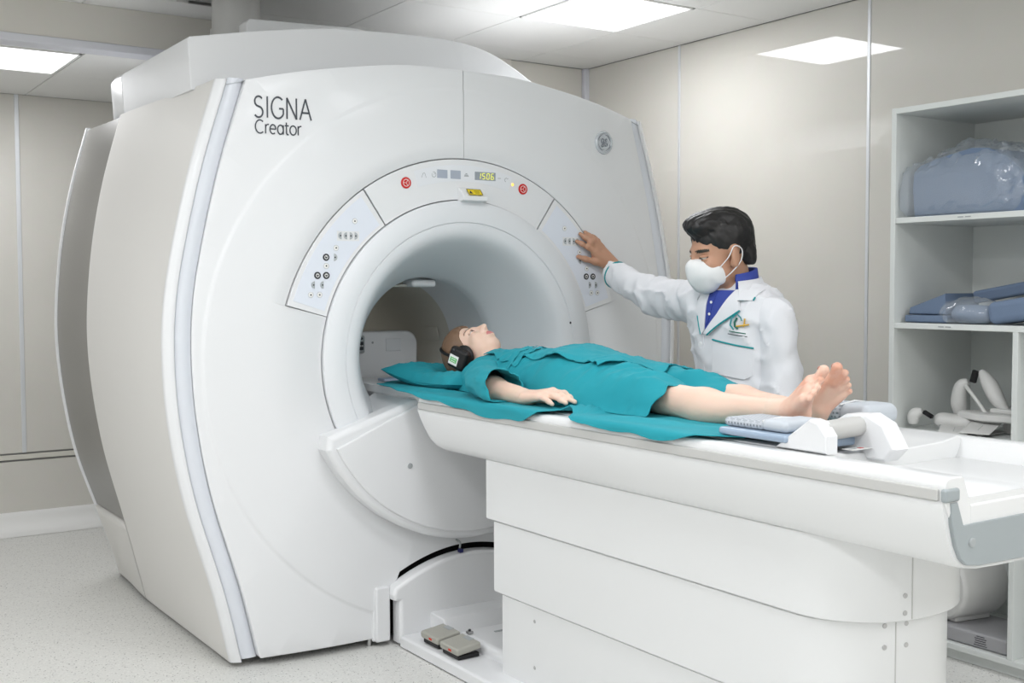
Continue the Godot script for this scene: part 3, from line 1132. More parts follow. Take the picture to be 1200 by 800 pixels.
	part("bore_flare", lathe(pr, 128), M.liner, t, at(0, CY, 0))
	part("bore_tube", lathe([[Vector2(0.307, -0.604), Vector2(0.307, -1.45)], [Vector2(0.307, -1.45), Vector2(0.33, -1.6), Vector2(0.4, -1.68)]], 96), M.inner, t, at(0, CY, 0))
	# light bar across the top of the throat
	part("bore_light", rbox(0.17, 0.012, 0.05, 0.005), M.inner, t, at(-0.05, CY + 0.268, -0.40))
	part("bore_light_cover", rbox(0.11, 0.03, 0.09, 0.012, 2), M.white, t, at(0.015, CY + 0.276, -0.37))
	# panel standing in the tube behind the head end, with socket block
	var hp := PackedVector2Array()
	hp.append(Vector2(-0.26, 0.80))
	hp.append(Vector2(0.22, 0.80))
	for q in arc2(Vector2(0.165, 1.05), 0.06, 0.058, 0, 90, 8): hp.append(q)
	hp.append(Vector2(-0.26, 1.108))
	part("head_end_panel", prism(hp, -0.80, -0.755, 0.012, 30), M.white, t)
	part("panel_hatch", rbox(0.075, 0.055, 0.006, 0.008, 2), M.liner, t, at(0.10, 1.048, -0.754))
	var sk := part("socket_block", rbox(0.052, 0.075, 0.03, 0.008, 2), M.grey, t, at(-0.075, 1.055, -0.742))
	part("socket", rbox(0.034, 0.036, 0.006, 0.002), M.dark, sk, at(0, -0.006, 0.015))
	for k in 3: part("socket_pin", rbox(0.007, 0.007, 0.004, 0.001), M.steel, sk, at(-0.01 + 0.01 * k, -0.006, 0.019))
	part("socket_knob", disc(0.006, 0.005), M.dark, sk, at(0.008, 0.026, 0.014))
	part("panel_screw", disc(0.005, 0.003), M.grey, t, at(0.0, 1.06, -0.756))
	var hatch := rbox(0.004, 0.062, 0.12, 0.002)
	part("tube_hatch", hatch, M.inner, t, xf(Vector3(0.296, 1.092, -0.762), Vector3(0, 0, 10)))
	# ---- control arc: three panels
	var cz := 0.004
	part("control_panel", ring_sector(RB + 0.0035, RA - 0.001, 55.75, 124.25, -0.02, cz, 0.0015), M.white, t, at(0, CY, 0))
	for k in 2:
		var a0: float = [124.75, 15.8][k]
		var a1: float = [164.2, 55.25][k]
		var cp := part("control_panel", ring_sector(RB + 0.0035, RA - 0.001, a0, a1, -0.02, cz, 0.0015), M.white, t, at(0, CY, 0))
		part("keypad_film", ring_sector(RB + 0.017, RA - 0.016, a0 + 1.6, a1 - 1.6, cz - 0.001, cz + 0.0008, 0.0004), M.keypad, cp)
	var L := [[-0.454, 1.531, "w"], [-0.510, 1.479, "l"], [-0.489, 1.479, "l"], [-0.470, 1.479, "r"], [-0.451, 1.479, "r"], [-0.527, 1.436, "w"], [-0.565, 1.403, "k"], [-0.531, 1.403, "r"], [-0.565, 1.373, "w"], [-0.598, 1.340, "k"], [-0.565, 1.340, "k"], [-0.613, 1.307, "l"], [-0.580, 1.307, "l"], [-0.624, 1.273, "w"], [-0.591, 1.273, "w"]]
	var R := [[0.465, 1.529, "w"], [0.469, 1.479, "l"], [0.490, 1.479, "l"], [0.510, 1.479, "r"], [0.529, 1.479, "r"], [0.540, 1.436, "w"], [0.542, 1.402, "l"], [0.576, 1.371, "w"], [0.574, 1.339, "k"], [0.608, 1.339, "k"], [0.591, 1.305, "r"], [0.622, 1.305, "r"], [0.599, 1.273, "w"], [0.631, 1.273, "w"]]
	M.key_white = mat(Color(0.93, 0.93, 0.92), 0.4)
	M.key_grey = mat(Color(0.70, 0.72, 0.73), 0.4)
	M.key_ring = mat(Color(0.78, 0.79, 0.80), 0.4)
	var dd := disc(0.0105, 0.002, 0.0006, 18)
	var ddi := disc(0.0085, 0.0026, 0.0006, 18)
	var dot := disc(0.003, 0.0004, 0.0001, 8)
	var half := PackedVector2Array()
	for q in arc2(Vector2(-0.004, 0), 0.0125, 0.013, -90, 90, 10): half.append(q)
	var halfm := prism(half, 0, 0.0022, 0.0006)
	for grp in [L, R]:
		for b in grp:
			var p := Vector3(b[0], b[1], cz + 0.0005)
			if b[2] == "w":
				var o := part("round_key", dd, M.key_ring, t, at(p.x, p.y, p.z))
				part("key_cap", ddi, M.key_white, o)
				part("key_mark", dot, M.dark, o, at(0, 0, 0.0026))
			elif b[2] == "k":
				var o := part("dark_key", disc(0.0125, 0.0024, 0.0006, 20), M.dark, t, at(p.x, p.y, p.z))
				part("key_mark", lathe([[Vector2(0.0068, 0.0026), Vector2(0.0045, 0.0026)]], 16), M.key_white, o)
				part("key_mark", rbox(0.002, 0.006, 0.0006, 0.0002), M.key_white, o, at(0, 0.004, 0.0026))
			else:
				var o := part("arrow_key", halfm, M.key_grey, t, Transform3D(Basis.from_euler(Vector3(0, PI if b[2] == "l" else 0.0, 0)), p + Vector3(0, 0, 0.0022 if b[2] == "l" else 0.0)))
				part("key_mark", dot, M.dark, o, at(0, 0, 0.0022 if b[2] == "r" else -0.0004))
	for s in [-1.0, 1.0]:
		part("key_tray", rbox(0.086, 0.034, 0.0014, 0.0006), M.white, t, at(-0.480 if s < 0 else 0.4995, 1.478, cz + 0.0004))
	# ---- top panel: stop buttons, indicator windows, position read-out
	part("display_film", ring_sector(0.655, 0.715, 72.5, 107.5, cz - 0.001, cz + 0.0007, 0.0003), mat(Color(0.90, 0.91, 0.925), 0.38), t, at(0, CY, 0))
	for x in [-0.248, 0.265]:
		var o := part("stop_button", disc(0.0205, 0.003, 0.001, 28), M.red, t, at(x, 1.675, cz + 0.0005))
		o.set_meta("label", "round red stop button with white symbol")
		part("stop_ring", lathe([[Vector2(0.0135, 0.0034), Vector2(0.0115, 0.0034)]], 24), M.key_white, o)
		for k in 3:
			var a := PI / 2 + TAU * k / 3
			part("stop_mark", rbox(0.0016, 0.010, 0.0006, 0.0002), M.key_white, o, Transform3D(Basis(Vector3(0, 0, 1), a), Vector3(-sin(a) * 0.006, cos(a) * 0.006, 0.0032)))
	var win := mat(Color(0.66, 0.69, 0.745), 0.35)
	part("indicator_window", rbox(0.044, 0.031, 0.0016, 0.0005), win, t, at(-0.0955, 1.715, cz + 0.001))
	part("indicator_window", rbox(0.044, 0.031, 0.0016, 0.0005), win, t, at(-0.0385, 1.715, cz + 0.001))
	var dis := part("position_display", rbox(0.093, 0.031, 0.0016, 0.0005), mat(Color(0.60, 0.63, 0.66), 0.35), t, at(0.0925, 1.7155, cz + 0.001))
	dis.set_meta("label", "lit position read-out showing 1506")
	var lit := mat(Color(0.9, 0.9, 0.3), 0.5)
	lit.emission_enabled = true
	lit.emission = Color(0.95, 0.95, 0.25)
	lit.emission_energy_multiplier = 0.55
	var seg7 := {"1": "bc", "5": "afgcd", "0": "abcdef", "6": "afgedc"}
	var dx := -0.027
	for ch in "1506":
		for s in seg7[ch]:
			var off: Vector2 = {"a": Vector2(0, 0.0105), "g": Vector2(0, 0), "d": Vector2(0, -0.0105), "f": Vector2(-0.0054, 0.0053), "b": Vector2(0.0054, 0.0053), "e": Vector2(-0.0054, -0.0053), "c": Vector2(0.0054, -0.0053)}[s]
			var hz: bool = s in "agd"
			part("segment", rbox(0.0085 if hz else 0.0022, 0.0022 if hz else 0.0092, 0.0008, 0.0002), lit, dis, at(dx + off.x + off.y * 0.12, off.y, 0.0009))
		dx += 0.0195
	part("unit_mark", rbox(0.014, 0.0022, 0.0005, 0.0002), M.grey, t, at(0.156, 1.711, cz + 0.0008))
	part("panel_symbol", strokes([arc2(Vector2(0, 0.4), 0.4, 0.5, 0, 180, 8), [Vector2(-0.4, 0.4), Vector2(-0.7, -0.3)], [Vector2(0.4, 0.4), Vector2(0.7, -0.3)]], 0.014, 0.0016, 0.0005), M.grey, t, at(-0.173, 1.702, cz + 0.0007))
	part("panel_symbol", strokes([arc2(Vector2(0, 0), 0.6, 0.7, 120, -200, 14), [Vector2(0, 0), Vector2(0.3, 0.4)]], 0.014, 0.0016, 0.0005), M.grey, t, at(-0.131, 1.711, cz + 0.0007))
	part("panel_symbol", strokes([[Vector2(-1.0, -0.4), Vector2(1.0, -0.4)], [Vector2(-0.8, 0), Vector2(0.8, 0)], [Vector2(-0.4, 0.5), Vector2(0.4, 0.5)]], 0.010, 0.0032, 0.0005), M.grey, t, at(0.009, 1.716, cz + 0.0007))
	part("panel_symbol", strokes([arc2(Vector2(0, 0), 0.6, 0.6, 70, 250, 10), [Vector2(0.2, 0.3), Vector2(0.6, 0.5)]], 0.013, 0.002, 0.0005), M.grey, t, at(0.189, 1.706, cz + 0.0007))
	var amber := mat(Color(1.0, 0.75, 0.35), 0.4)
	amber.emission_enabled = true
	amber.emission = Color(1.0, 0.72, 0.30)
	amber.emission_energy_multiplier = 1.2
	part("indicator_lamp", disc(0.0055, 0.0015, 0.0004, 12), amber, t, at(0.217, 1.690, cz + 0.0006))
	# laser port under the read-out with its yellow warning sticker
	var lp := PackedVector2Array([Vector2(0.0, -0.028), Vector2(0.045, -0.020), Vector2(0.045, -0.006), Vector2(0.02, 0.022), Vector2(0.0, 0.03)])
	var lm := prism(lp, -0.055, 0.055, 0.004, 30, true)
	var lb := part("laser_port", lm, M.white, t, Transform3D(Basis(Vector3(0, 0, 1), Vector3(0, 1, 0), Vector3(-1, 0, 0)), Vector3(0.025, 1.640, cz - 0.002)))
	var sticker := part("warning_sticker", rbox(0.062, 0.032, 0.001, 0.0004), M.yellow, t, xf(Vector3(0.025, 1.651, 0.037), Vector3(-42, 0, 0)))
	for q in [[0, 0.0145, 0.062, 0.0022], [0, -0.0145, 0.062, 0.0022], [-0.030, 0, 0.0022, 0.031], [0.030, 0, 0.0022, 0.031]]:
		part("sticker_border", rbox(q[2], q[3], 0.0006, 0.0002), M.dark, sticker, at(q[0], q[1], 0.0006))
	part("sticker_symbol", prism(PackedVector2Array([Vector2(-0.026, -0.009), Vector2(-0.010, -0.009), Vector2(-0.018, 0.008)]), 0, 0.0008, 0.0001), M.dark, sticker)
	for k in 3: part("sticker_line", rbox(0.026 - 0.004 * k, 0.0022, 0.0006, 0.0002), mat(Color(0.45, 0.42, 0.12), 0.6), sticker, at(0.010, 0.006 - 0.006 * k, 0.0006))
	# ---- lettering and roundel
	var ink := mat(Color(0.25, 0.27, 0.30), 0.5)
	lettering("SIGNA", 0.071, 0.0062, ink, t, Vector3(-0.808, 1.870, face_z(-0.78, 1.9) + 0.0005), "letter", deg_to_rad(-3.0), 0.83)
	lettering("Creator", 0.044, 0.0044, ink, t, Vector3(-0.806, 1.817, face_z(-0.78, 1.83) + 0.001), "letter", deg_to_rad(-3.0), 0.93)
	var rd := part("roundel", lathe([[Vector2(0.046, 0.0), Vector2(0.046, 0.008)], [Vector2(0.046, 0.008), Vector2(0.043, 0.011), Vector2(0.039, 0.011)], [Vector2(0.039, 0.011), Vector2(0.037, 0.0075)], [Vector2(0.037, 0.0075), Vector2(0.0001, 0.0075)]], 48), mat(Color(0.80, 0.82, 0.84), 0.25, 0.2), t, xf(Vector3(0.672, 1.882, face_z(0.68, 1.88)), Vector3(0, 4, 0)))
	rd.set_meta("label", "round silver maker's emblem with curly script")
	var em := mat(Color(0.52, 0.54, 0.57), 0.35, 0.3)
	for k in 4:
		var a := PI / 4 + PI / 2 * k
		part("emblem_swash", tube(spline([Vector3(cos(a - 0.62), sin(a - 0.62), 0) * 0.034, Vector3(cos(a - 0.1), sin(a - 0.1), 0) * 0.0325, Vector3(cos(a + 0.35), sin(a + 0.35), 0) * 0.0335, Vector3(cos(a + 0.62), sin(a + 0.62), 0) * 0.029], 5), [0.0004, 0.0006, 0.0009, 0.0012, 0.0014, 0.0015, 0.0015, 0.0016, 0.0016, 0.0016, 0.0015, 0.0014, 0.0012, 0.0010, 0.0007, 0.0005], 6), em, rd, at(0, 0, 0.0085))
	part("emblem_script", tube(spline([Vector3(-0.004, 0.010, 0), Vector3(-0.010, 0.016, 0), Vector3(-0.016, 0.010, 0), Vector3(-0.015, -0.001, 0), Vector3(-0.008, 0.0, 0), Vector3(-0.004, 0.008, 0), Vector3(-0.005, -0.008, 0), Vector3(-0.011, -0.018, 0), Vector3(-0.017, -0.013, 0), Vector3(-0.006, -0.004, 0), Vector3(0.002, 0.001, 0)], 5), 0.0016, 6), em, rd, at(0, 0, 0.009))
	part("emblem_script", tube(spline([Vector3(0.014, 0.010, 0), Vector3(0.009, 0.016, 0), Vector3(0.004, 0.011, 0), Vector3(0.010, 0.003, 0), Vector3(0.003, -0.002, 0), Vector3(0.004, -0.012, 0), Vector3(0.012, -0.013, 0), Vector3(0.016, -0.005, 0), Vector3(0.011, -0.003, 0)], 5), 0.0016, 6), em, rd, at(0, 0, 0.009))
	part("ring_stud", disc(0.005, 0.003, 0.001, 10), M.dark, t, at(0.485, 1.155, 0.016))
	# ---- apron under the bore that meets the table
	var ap := PackedVector2Array()
	for i in 45:
		var a := deg_to_rad(lerpf(206.5, 333.5, i / 44.0))
		ap.append(Vector2(0.672 * cos(a), CY + 0.672 * sin(a)))
	for q in [Vector2(0.595, 0.785), Vector2(0.255, 0.895), Vector2(-0.255, 0.895), Vector2(-0.595, 0.785)]: ap.append(q)
	part("bore_apron", prism(ap, 0.0, 0.085, 0.022, 30), M.white, t)
	part("bore_bridge", prism(PackedVector2Array([Vector2(-0.40, 0.80), Vector2(0.40, 0.80), Vector2(0.25, 0.893), Vector2(-0.25, 0.893)]), -0.26, 0.02, 0.003), M.white, t)
	var ap2 := PackedVector2Array()
	for i in 45:
		var a := deg_to_rad(lerpf(207.0, 333.0, i / 44.0))
		ap2.append(Vector2(0.643 * cos(a), CY + 0.643 * sin(a)))
	for q in [Vector2(0.255, 0.878), Vector2(-0.255, 0.878)]: ap2.append(q)
	part("apron_front", prism(ap2, 0.08, 0.096, 0.006, 30), M.white, t)
	for s in [-1.0, 1.0]:
		part("apron_bolt", disc(0.010, 0.006, 0.002, 14), M.grey, t, at(s * 0.290, 0.662, 0.094))
	# ---- skirt posts and levelling feet beside the docking opening
	for s in [-1.0, 1.0]:
		part("skirt_post", rbox(0.058, 0.20, 0.035, 0.008, 2), M.white, t, at(s * 0.362, 0.118, 0.004))
		part("skirt_trim", rbox(0.012, 0.36, 0.012, 0.004), M.white, t, at(s * 0.392, 0.20, 0.0))
		part("levelling_foot", disc(0.008, 0.05, 0.001, 12), M.steel, t, Transform3D(Basis(Vector3(1, 0, 0), Vector3(0, 0, -1), Vector3(0, 1, 0)), Vector3(s * 0.40, 0.0, -0.02)))
		part("levelling_foot", disc(0.02, 0.05, 0.001, 12), M.steel, t, Transform3D(Basis(Vector3(1, 0, 0), Vector3(0, 0, -1), Vector3(0, 1, 0)), Vector3(s * 0.70, 0.0, -1.2)))
	# dark lining of the docking opening
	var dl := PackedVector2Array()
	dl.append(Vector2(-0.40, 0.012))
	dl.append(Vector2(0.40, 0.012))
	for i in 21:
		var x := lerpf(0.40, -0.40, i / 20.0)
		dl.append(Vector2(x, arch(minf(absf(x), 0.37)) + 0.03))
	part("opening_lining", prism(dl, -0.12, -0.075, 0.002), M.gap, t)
	part("cable_clip", tube(spline([Vector3(-0.06, 0.356, 0.03), Vector3(-0.052, 0.345, 0.045), Vector3(-0.05, 0.325, 0.04)], 4), 0.004, 6), M.grey, t)
	part("cable_plug", rbox(0.016, 0.014, 0.02, 0.003), mat(Color(0.08, 0.10, 0.35), 0.4), t, at(-0.05, 0.315, 0.045))
	# ---- quench pipe above the scanner
	var q := thing("quench_pipe", "grey round quench pipe rising from scanner top into the ceiling", "pipe", Vector3(-0.53, 2.29, -0.915))
	part("pipe", lathe([[Vector2(0.098, 0), Vector2(0.098, 0.30)], [Vector2(0.098, 0.30), Vector2(0.09, 0.30)]], 40), M.pipe, q, Transform3D(Basis(Vector3(1, 0, 0), Vector3(0, 0, -1), Vector3(0, 1, 0)), Vector3.ZERO))
	part("collar", lathe([[Vector2(0.098, 0.03), Vector2(0.106, 0.03)], [Vector2(0.106, 0.03), Vector2(0.106, 0.06)], [Vector2(0.106, 0.06), Vector2(0.098, 0.06)]], 40), M.pipe, q, Transform3D(Basis(Vector3(1, 0, 0), Vector3(0, 0, -1), Vector3(0, 1, 0)), Vector3.ZERO))
# ---------------------------------------------------------------- patient table
func ped_poly(hwid: float, z0: float, z1: float) -> PackedVector2Array: # in (x, -z)
	var pl := PackedVector2Array()
	pl.append(Vector2(hwid, -z0 - 0.008))
	pl.append(Vector2(hwid - 0.008, -z0))
	pl.append(Vector2(-hwid + 0.008, -z0))
	pl.append(Vector2(-hwid, -z0 - 0.008))
	for i in 33:
		var a := PI - PI * i / 32.0
		var c := cos(a)
		var s := sin(a)
		pl.append(Vector2(hwid * signf(c) * pow(absf(c), 0.9), -(z1 - 0.22 + 0.22 * pow(s, 0.85))))
	return pl
func build_table() -> void:
	var t := thing("patient_table", "long white patient table docked to the scanner, on a tiered pedestal", "table")
	var Z1 := 2.29
	# skirt body
	var rings := []
	for q in [[0.192, 0.05], [0.193, 0.45], [0.196, 0.62], [0.202, 0.75], [0.212, 0.86], [0.226, 0.94], [0.244, 0.985], [0.265, 1.0], [0.8, 1.0], [1.3, 1.0], [1.8, 1.0], [2.2, 1.0], [2.272, 1.0], [2.284, 0.985]]:
		var ring := []
		var k: float = q[1]
		var half := [Vector2(0.0, 0.722), Vector2(0.12, 0.7235), Vector2(0.20, 0.727), Vector2(0.238, 0.733), Vector2(0.262, 0.746), Vector2(0.279, 0.765), Vector2(0.293, 0.795), Vector2(0.305, 0.83), Vector2(0.311, 0.86), Vector2(0.312, 0.876)]
		for i in half.size(): ring.append(Vector3(half[i].x, 0.876 - (0.876 - half[i].y) * k, q[0]))
		for i in range(half.size() - 1, 0, -1): ring.append(Vector3(-half[i].x, 0.876 - (0.876 - half[i].y) * k, q[0]))
		rings.append(ring)
	part("skirt", loft(rings), M.tablewhite, t)
	# rims with grey bumper rails
	for s in [-1.0, 1.0]:
		var rim := PackedVector2Array([Vector2(0.310, 0.872), Vector2(0.310, 0.903), Vector2(0.309, 0.913), Vector2(0.304, 0.920), Vector2(0.296, 0.923), Vector2(0.256, 0.923), Vector2(0.250, 0.920), Vector2(0.226, 0.862), Vector2(0.226, 0.82), Vector2(0.28, 0.82)])
		for i in rim.size(): rim[i].x *= s
		part("rim", prism(rim, 0.20, Z1, 0.004, 40), M.tablewhite, t)
		part("bumper_rail", rbox(0.012, 0.025, Z1 - 0.215, 0.004, 2), M.rail, t, at(s * 0.3105, 0.8885, (Z1 + 0.185) / 2))
		part("rail_end", rbox(0.046, 0.027, 0.016, 0.006, 2), M.endgrey, t, at(s * 0.2935, 0.8885, Z1 - 0.002))
	# foot end: crossbar, grey cap
	part("crossbar", rbox(0.46, 0.052, 0.03, 0.005, 2), M.tablewhite, t, at(0, 0.837, Z1 - 0.016))
	var ec := PackedVector2Array([Vector2(-0.297, 0.873), Vector2(-0.276, 0.873), Vector2(-0.256, 0.825), Vector2(0.256, 0.825), Vector2(0.276, 0.873), Vector2(0.297, 0.873), Vector2(0.292, 0.83), Vector2(0.278, 0.785), Vector2(0.262, 0.757), Vector2(0.243, 0.743), Vector2(0.2, 0.737), Vector2(0, 0.732), Vector2(-0.2, 0.737), Vector2(-0.243, 0.743), Vector2(-0.262, 0.757), Vector2(-0.278, 0.785), Vector2(-0.292, 0.83)])
	var cap := part("end_cap", prism(ec, Z1 - 0.01, Z1 + 0.004, 0.002), M.endgrey, t)
	for s in [-1.0, 1.0]: part("cap_button", disc(0.010, 0.005, 0.002, 18), M.grey, cap, at(s * 0.23, 0.788, Z1 + 0.003))
	# trough and its far-side slots
	part("trough", rbox(0.46, 0.03, 2.05, 0.003), M.tablewhite, t, at(0, 0.845, 1.25))
	part("trough_plate", rbox(0.30, 0.006, 0.30, 0.003), M.white, t, at(0.02, 0.863, 2.12))
	for k in 5: part("trough_screw", disc(0.004, 0.002, 0.0005, 10), M.dark, t, Transform3D(Basis(Vector3(0, 0, 1), Vector3(0, 1, 0), Vector3(-1, 0, 0)), Vector3(0.228, 0.872, 1.88 + 0.075 * k)))
	# sliding cradle
	var cr := PackedVector2Array([Vector2(-0.222, 0.862), Vector2(0.222, 0.862), Vector2(0.25, 0.90), Vector2(0.25, 0.925), Vector2(0.235, 0.928), Vector2(0.18, 0.918), Vector2(0, 0.912), Vector2(-0.18, 0.918), Vector2(-0.235, 0.928), Vector2(-0.25, 0.925), Vector2(-0.25, 0.90)])
	part("cradle", prism(cr, -0.72, 1.94, 0.004, 30), M.tablewhite, t)
	part("cradle_edge", rbox(0.14, 0.012, 0.06, 0.004), mat(Color(0.62, 0.68, 0.76), 0.5), t, at(-0.05, 0.925, -0.45))
	# cradle end with the pull handle
	for s in [-1.0, 1.0]:
		var br := PackedVector2Array([Vector2(-1.80, 0.925), Vector2(-1.955, 0.925), Vector2(-1.955, 0.965), Vector2(-1.93, 0.995), Vector2(-1.905, 1.0)])
		for i in br.size(): br[i] = Vector2(br[i].x, br[i].y)
		if s < 0:
			part("handle_bracket", prism(br, -0.022, 0.022, 0.006, 25, true), M.white, t, side_xf(-0.245))
		else:
			var bf := PackedVector2Array([Vector2(-1.70, 0.90), Vector2(-1.99, 0.90), Vector2(-2.02, 0.93), Vector2(-1.985, 0.985), Vector2(-1.94, 1.005), Vector2(-1.88, 1.0)])
			part("handle_bracket", prism(bf, -0.03, 0.03, 0.008, 25, true), M.white, t, side_xf(-0.085))
	part("handle_bar", tube([Vector3(-0.235, 0.972, 1.92), Vector3(-0.12, 0.975, 1.92), Vector3(-0.10, 0.975, 1.92)], 0.023, 18), M.rail, t)
	# pedestal tiers
	var tiers := [[0.245, 0.52, 2.045, 0.54, 0.738], [0.238, 0.555, 2.015, 0.305, 0.538], [0.229, 0.59, 2.005, 0.02, 0.303]]
	for q in tiers:
		var m := prism(ped_poly(q[0], q[1], q[2]), q[3], q[4], 0.004, 25, true)
		var o := part("pedestal_tier", m, M.tablewhite, t, up_xf(0))
	part("pedestal_core", rbox(0.38, 0.70, 1.30, 0.01), M.rail, t, at(0, 0.38, 1.28))
	# cover joints at the foot end of the tiers and their screws
	var shaft := func(tier: int, frac: float) -> Vector3:
		var q: Array = tiers[tier]
		var a := PI - PI * frac
		var c := cos(a)
		var s := sin(a)
		return Vector3(q[0] * signf(c) * pow(absf(c), 0.9), 0, q[2] - 0.22 + 0.22 * pow(s, 0.85))
	for q in [[0, 0.42], [1, 0.40]]:
		var p: Vector3 = shaft.call(q[0], q[1])
		part("cover_joint", rbox(0.003, tiers[q[0]][4] - tiers[q[0]][3] - 0.008, 0.003, 0.001), M.rail, t, at(p.x, (tiers[q[0]][4] + tiers[q[0]][3]) / 2, p.z))
	for q in [[0, 0.395, 0.60], [0, 0.395, 0.56], [1, 0.36, 0.525], [1, 0.44, 0.525], [1, 0.36, 0.475], [1, 0.44, 0.475]]:
		var p: Vector3 = shaft.call(q[0], q[1])
		part("screw", disc(0.006, 0.003, 0.001, 12), M.steel, t, Transform3D(Basis(Vector3(0, 1, 0), -0.25), Vector3(p.x, q[2], p.z - 0.001)))
	for y in [0.257, 0.11]: part("screw", disc(0.006, 0.003, 0.001, 12), M.steel, t, Transform3D(Basis(Vector3(0, 1, 0), -PI / 2), Vector3(-0.228, y, 0.78)))
	# floor base and docking plate
	var bs := PackedVector2Array([Vector2(-0.315, -0.06), Vector2(-0.315, -1.85), Vector2(-0.2, -1.95), Vector2(0.2, -1.95), Vector2(0.315, -1.85), Vector2(0.315, -0.06)])
	part("floor_base", prism(bs, 0.004, 0.045, 0.010, 40), M.white, t, up_xf(0))
	var dp := PackedVector2Array([Vector2(-0.312, 0.01), Vector2(0.312, 0.01), Vector2(0.312, 0.165), Vector2(0.332, 0.17), Vector2(0.338, 0.19), Vector2(0.333, 0.208)])
	for i in 17:
		var x := lerpf(0.327, -0.327, i / 16.0)
		dp.append(Vector2(x, arch(x) - 0.022))
	for q in [Vector2(-0.333, 0.208), Vector2(-0.338, 0.19), Vector2(-0.332, 0.17), Vector2(-0.312, 0.165)]: dp.append(q)
	part("docking_plate", prism(dp, 0.0, 0.06, 0.014, 30), M.white, t)
	var wd := PackedVector2Array([Vector2(-0.05, 0.04), Vector2(-0.20, 0.04), Vector2(-0.15, 0.105), Vector2(-0.05, 0.11)])
	part("base_step", prism(wd, -0.22, 0.22, 0.008, 30, true), M.white, t, side_xf(0.03))
	part("base_hump", rbox(0.5, 0.07, 0.36, 0.025, 3), M.white, t, at(0.06, 0.05, 0.42))
	part("base_slot", rbox(0.05, 0.002, 0.012, 0.0008), M.grey, t, at(-0.06, 0.0862, 0.33))
	# ---- two foot pedals standing on the base
	M.pedal = mat(Color(0.66, 0.655, 0.62), 0.5)
	M.orange = mat(Color(0.85, 0.22, 0.08), 0.5)
	for k in 2:
		var f := thing("foot_pedal", ["grey foot pedal nearer the scanner, with small orange marker", "grey foot pedal nearer the camera, with small orange marker"][k], "foot pedal", [Vector3(-0.245, 0.0465, 0.232), Vector3(-0.250, 0.0465, 0.372)][k], 0.0, "foot pedals on the table base")
		part("base", rbox(0.085, 0.016, 0.105, 0.004), M.black, f, at(0, 0.008, 0))
		part("treadle", rbox(0.097, 0.026, 0.118, 0.008, 2), M.pedal, f, xf(Vector3(-0.003, 0.034, 0), Vector3(0, 0, 7)))
		part("marker", rbox(0.003, 0.007, 0.018, 0.001), M.orange, f, xf(Vector3(-0.0515, 0.028, 0.012), Vector3(0, 0, 7)))
		part("grip", rbox(0.02, 0.002, 0.045, 0.0008), M.grey, f, xf(Vector3(0.030, 0.0515, 0), Vector3(0, 0, 7)))
	var cl := thing("cable_clamp", "small metal clamp beside the foot pedals on the base", "clamp", Vector3(-0.17, 0.046, 0.30))
	part("plate", rbox(0.02, 0.008, 0.02, 0.002), M.steel, cl, at(0, 0.046, 0))
	part("screw", disc(0.005, 0.006, 0.001, 10), M.dark, cl, Transform3D(Basis(Vector3(1, 0, 0), Vector3(0, 0, -1), Vector3(0, 1, 0)), Vector3(0, 0.05, 0)))
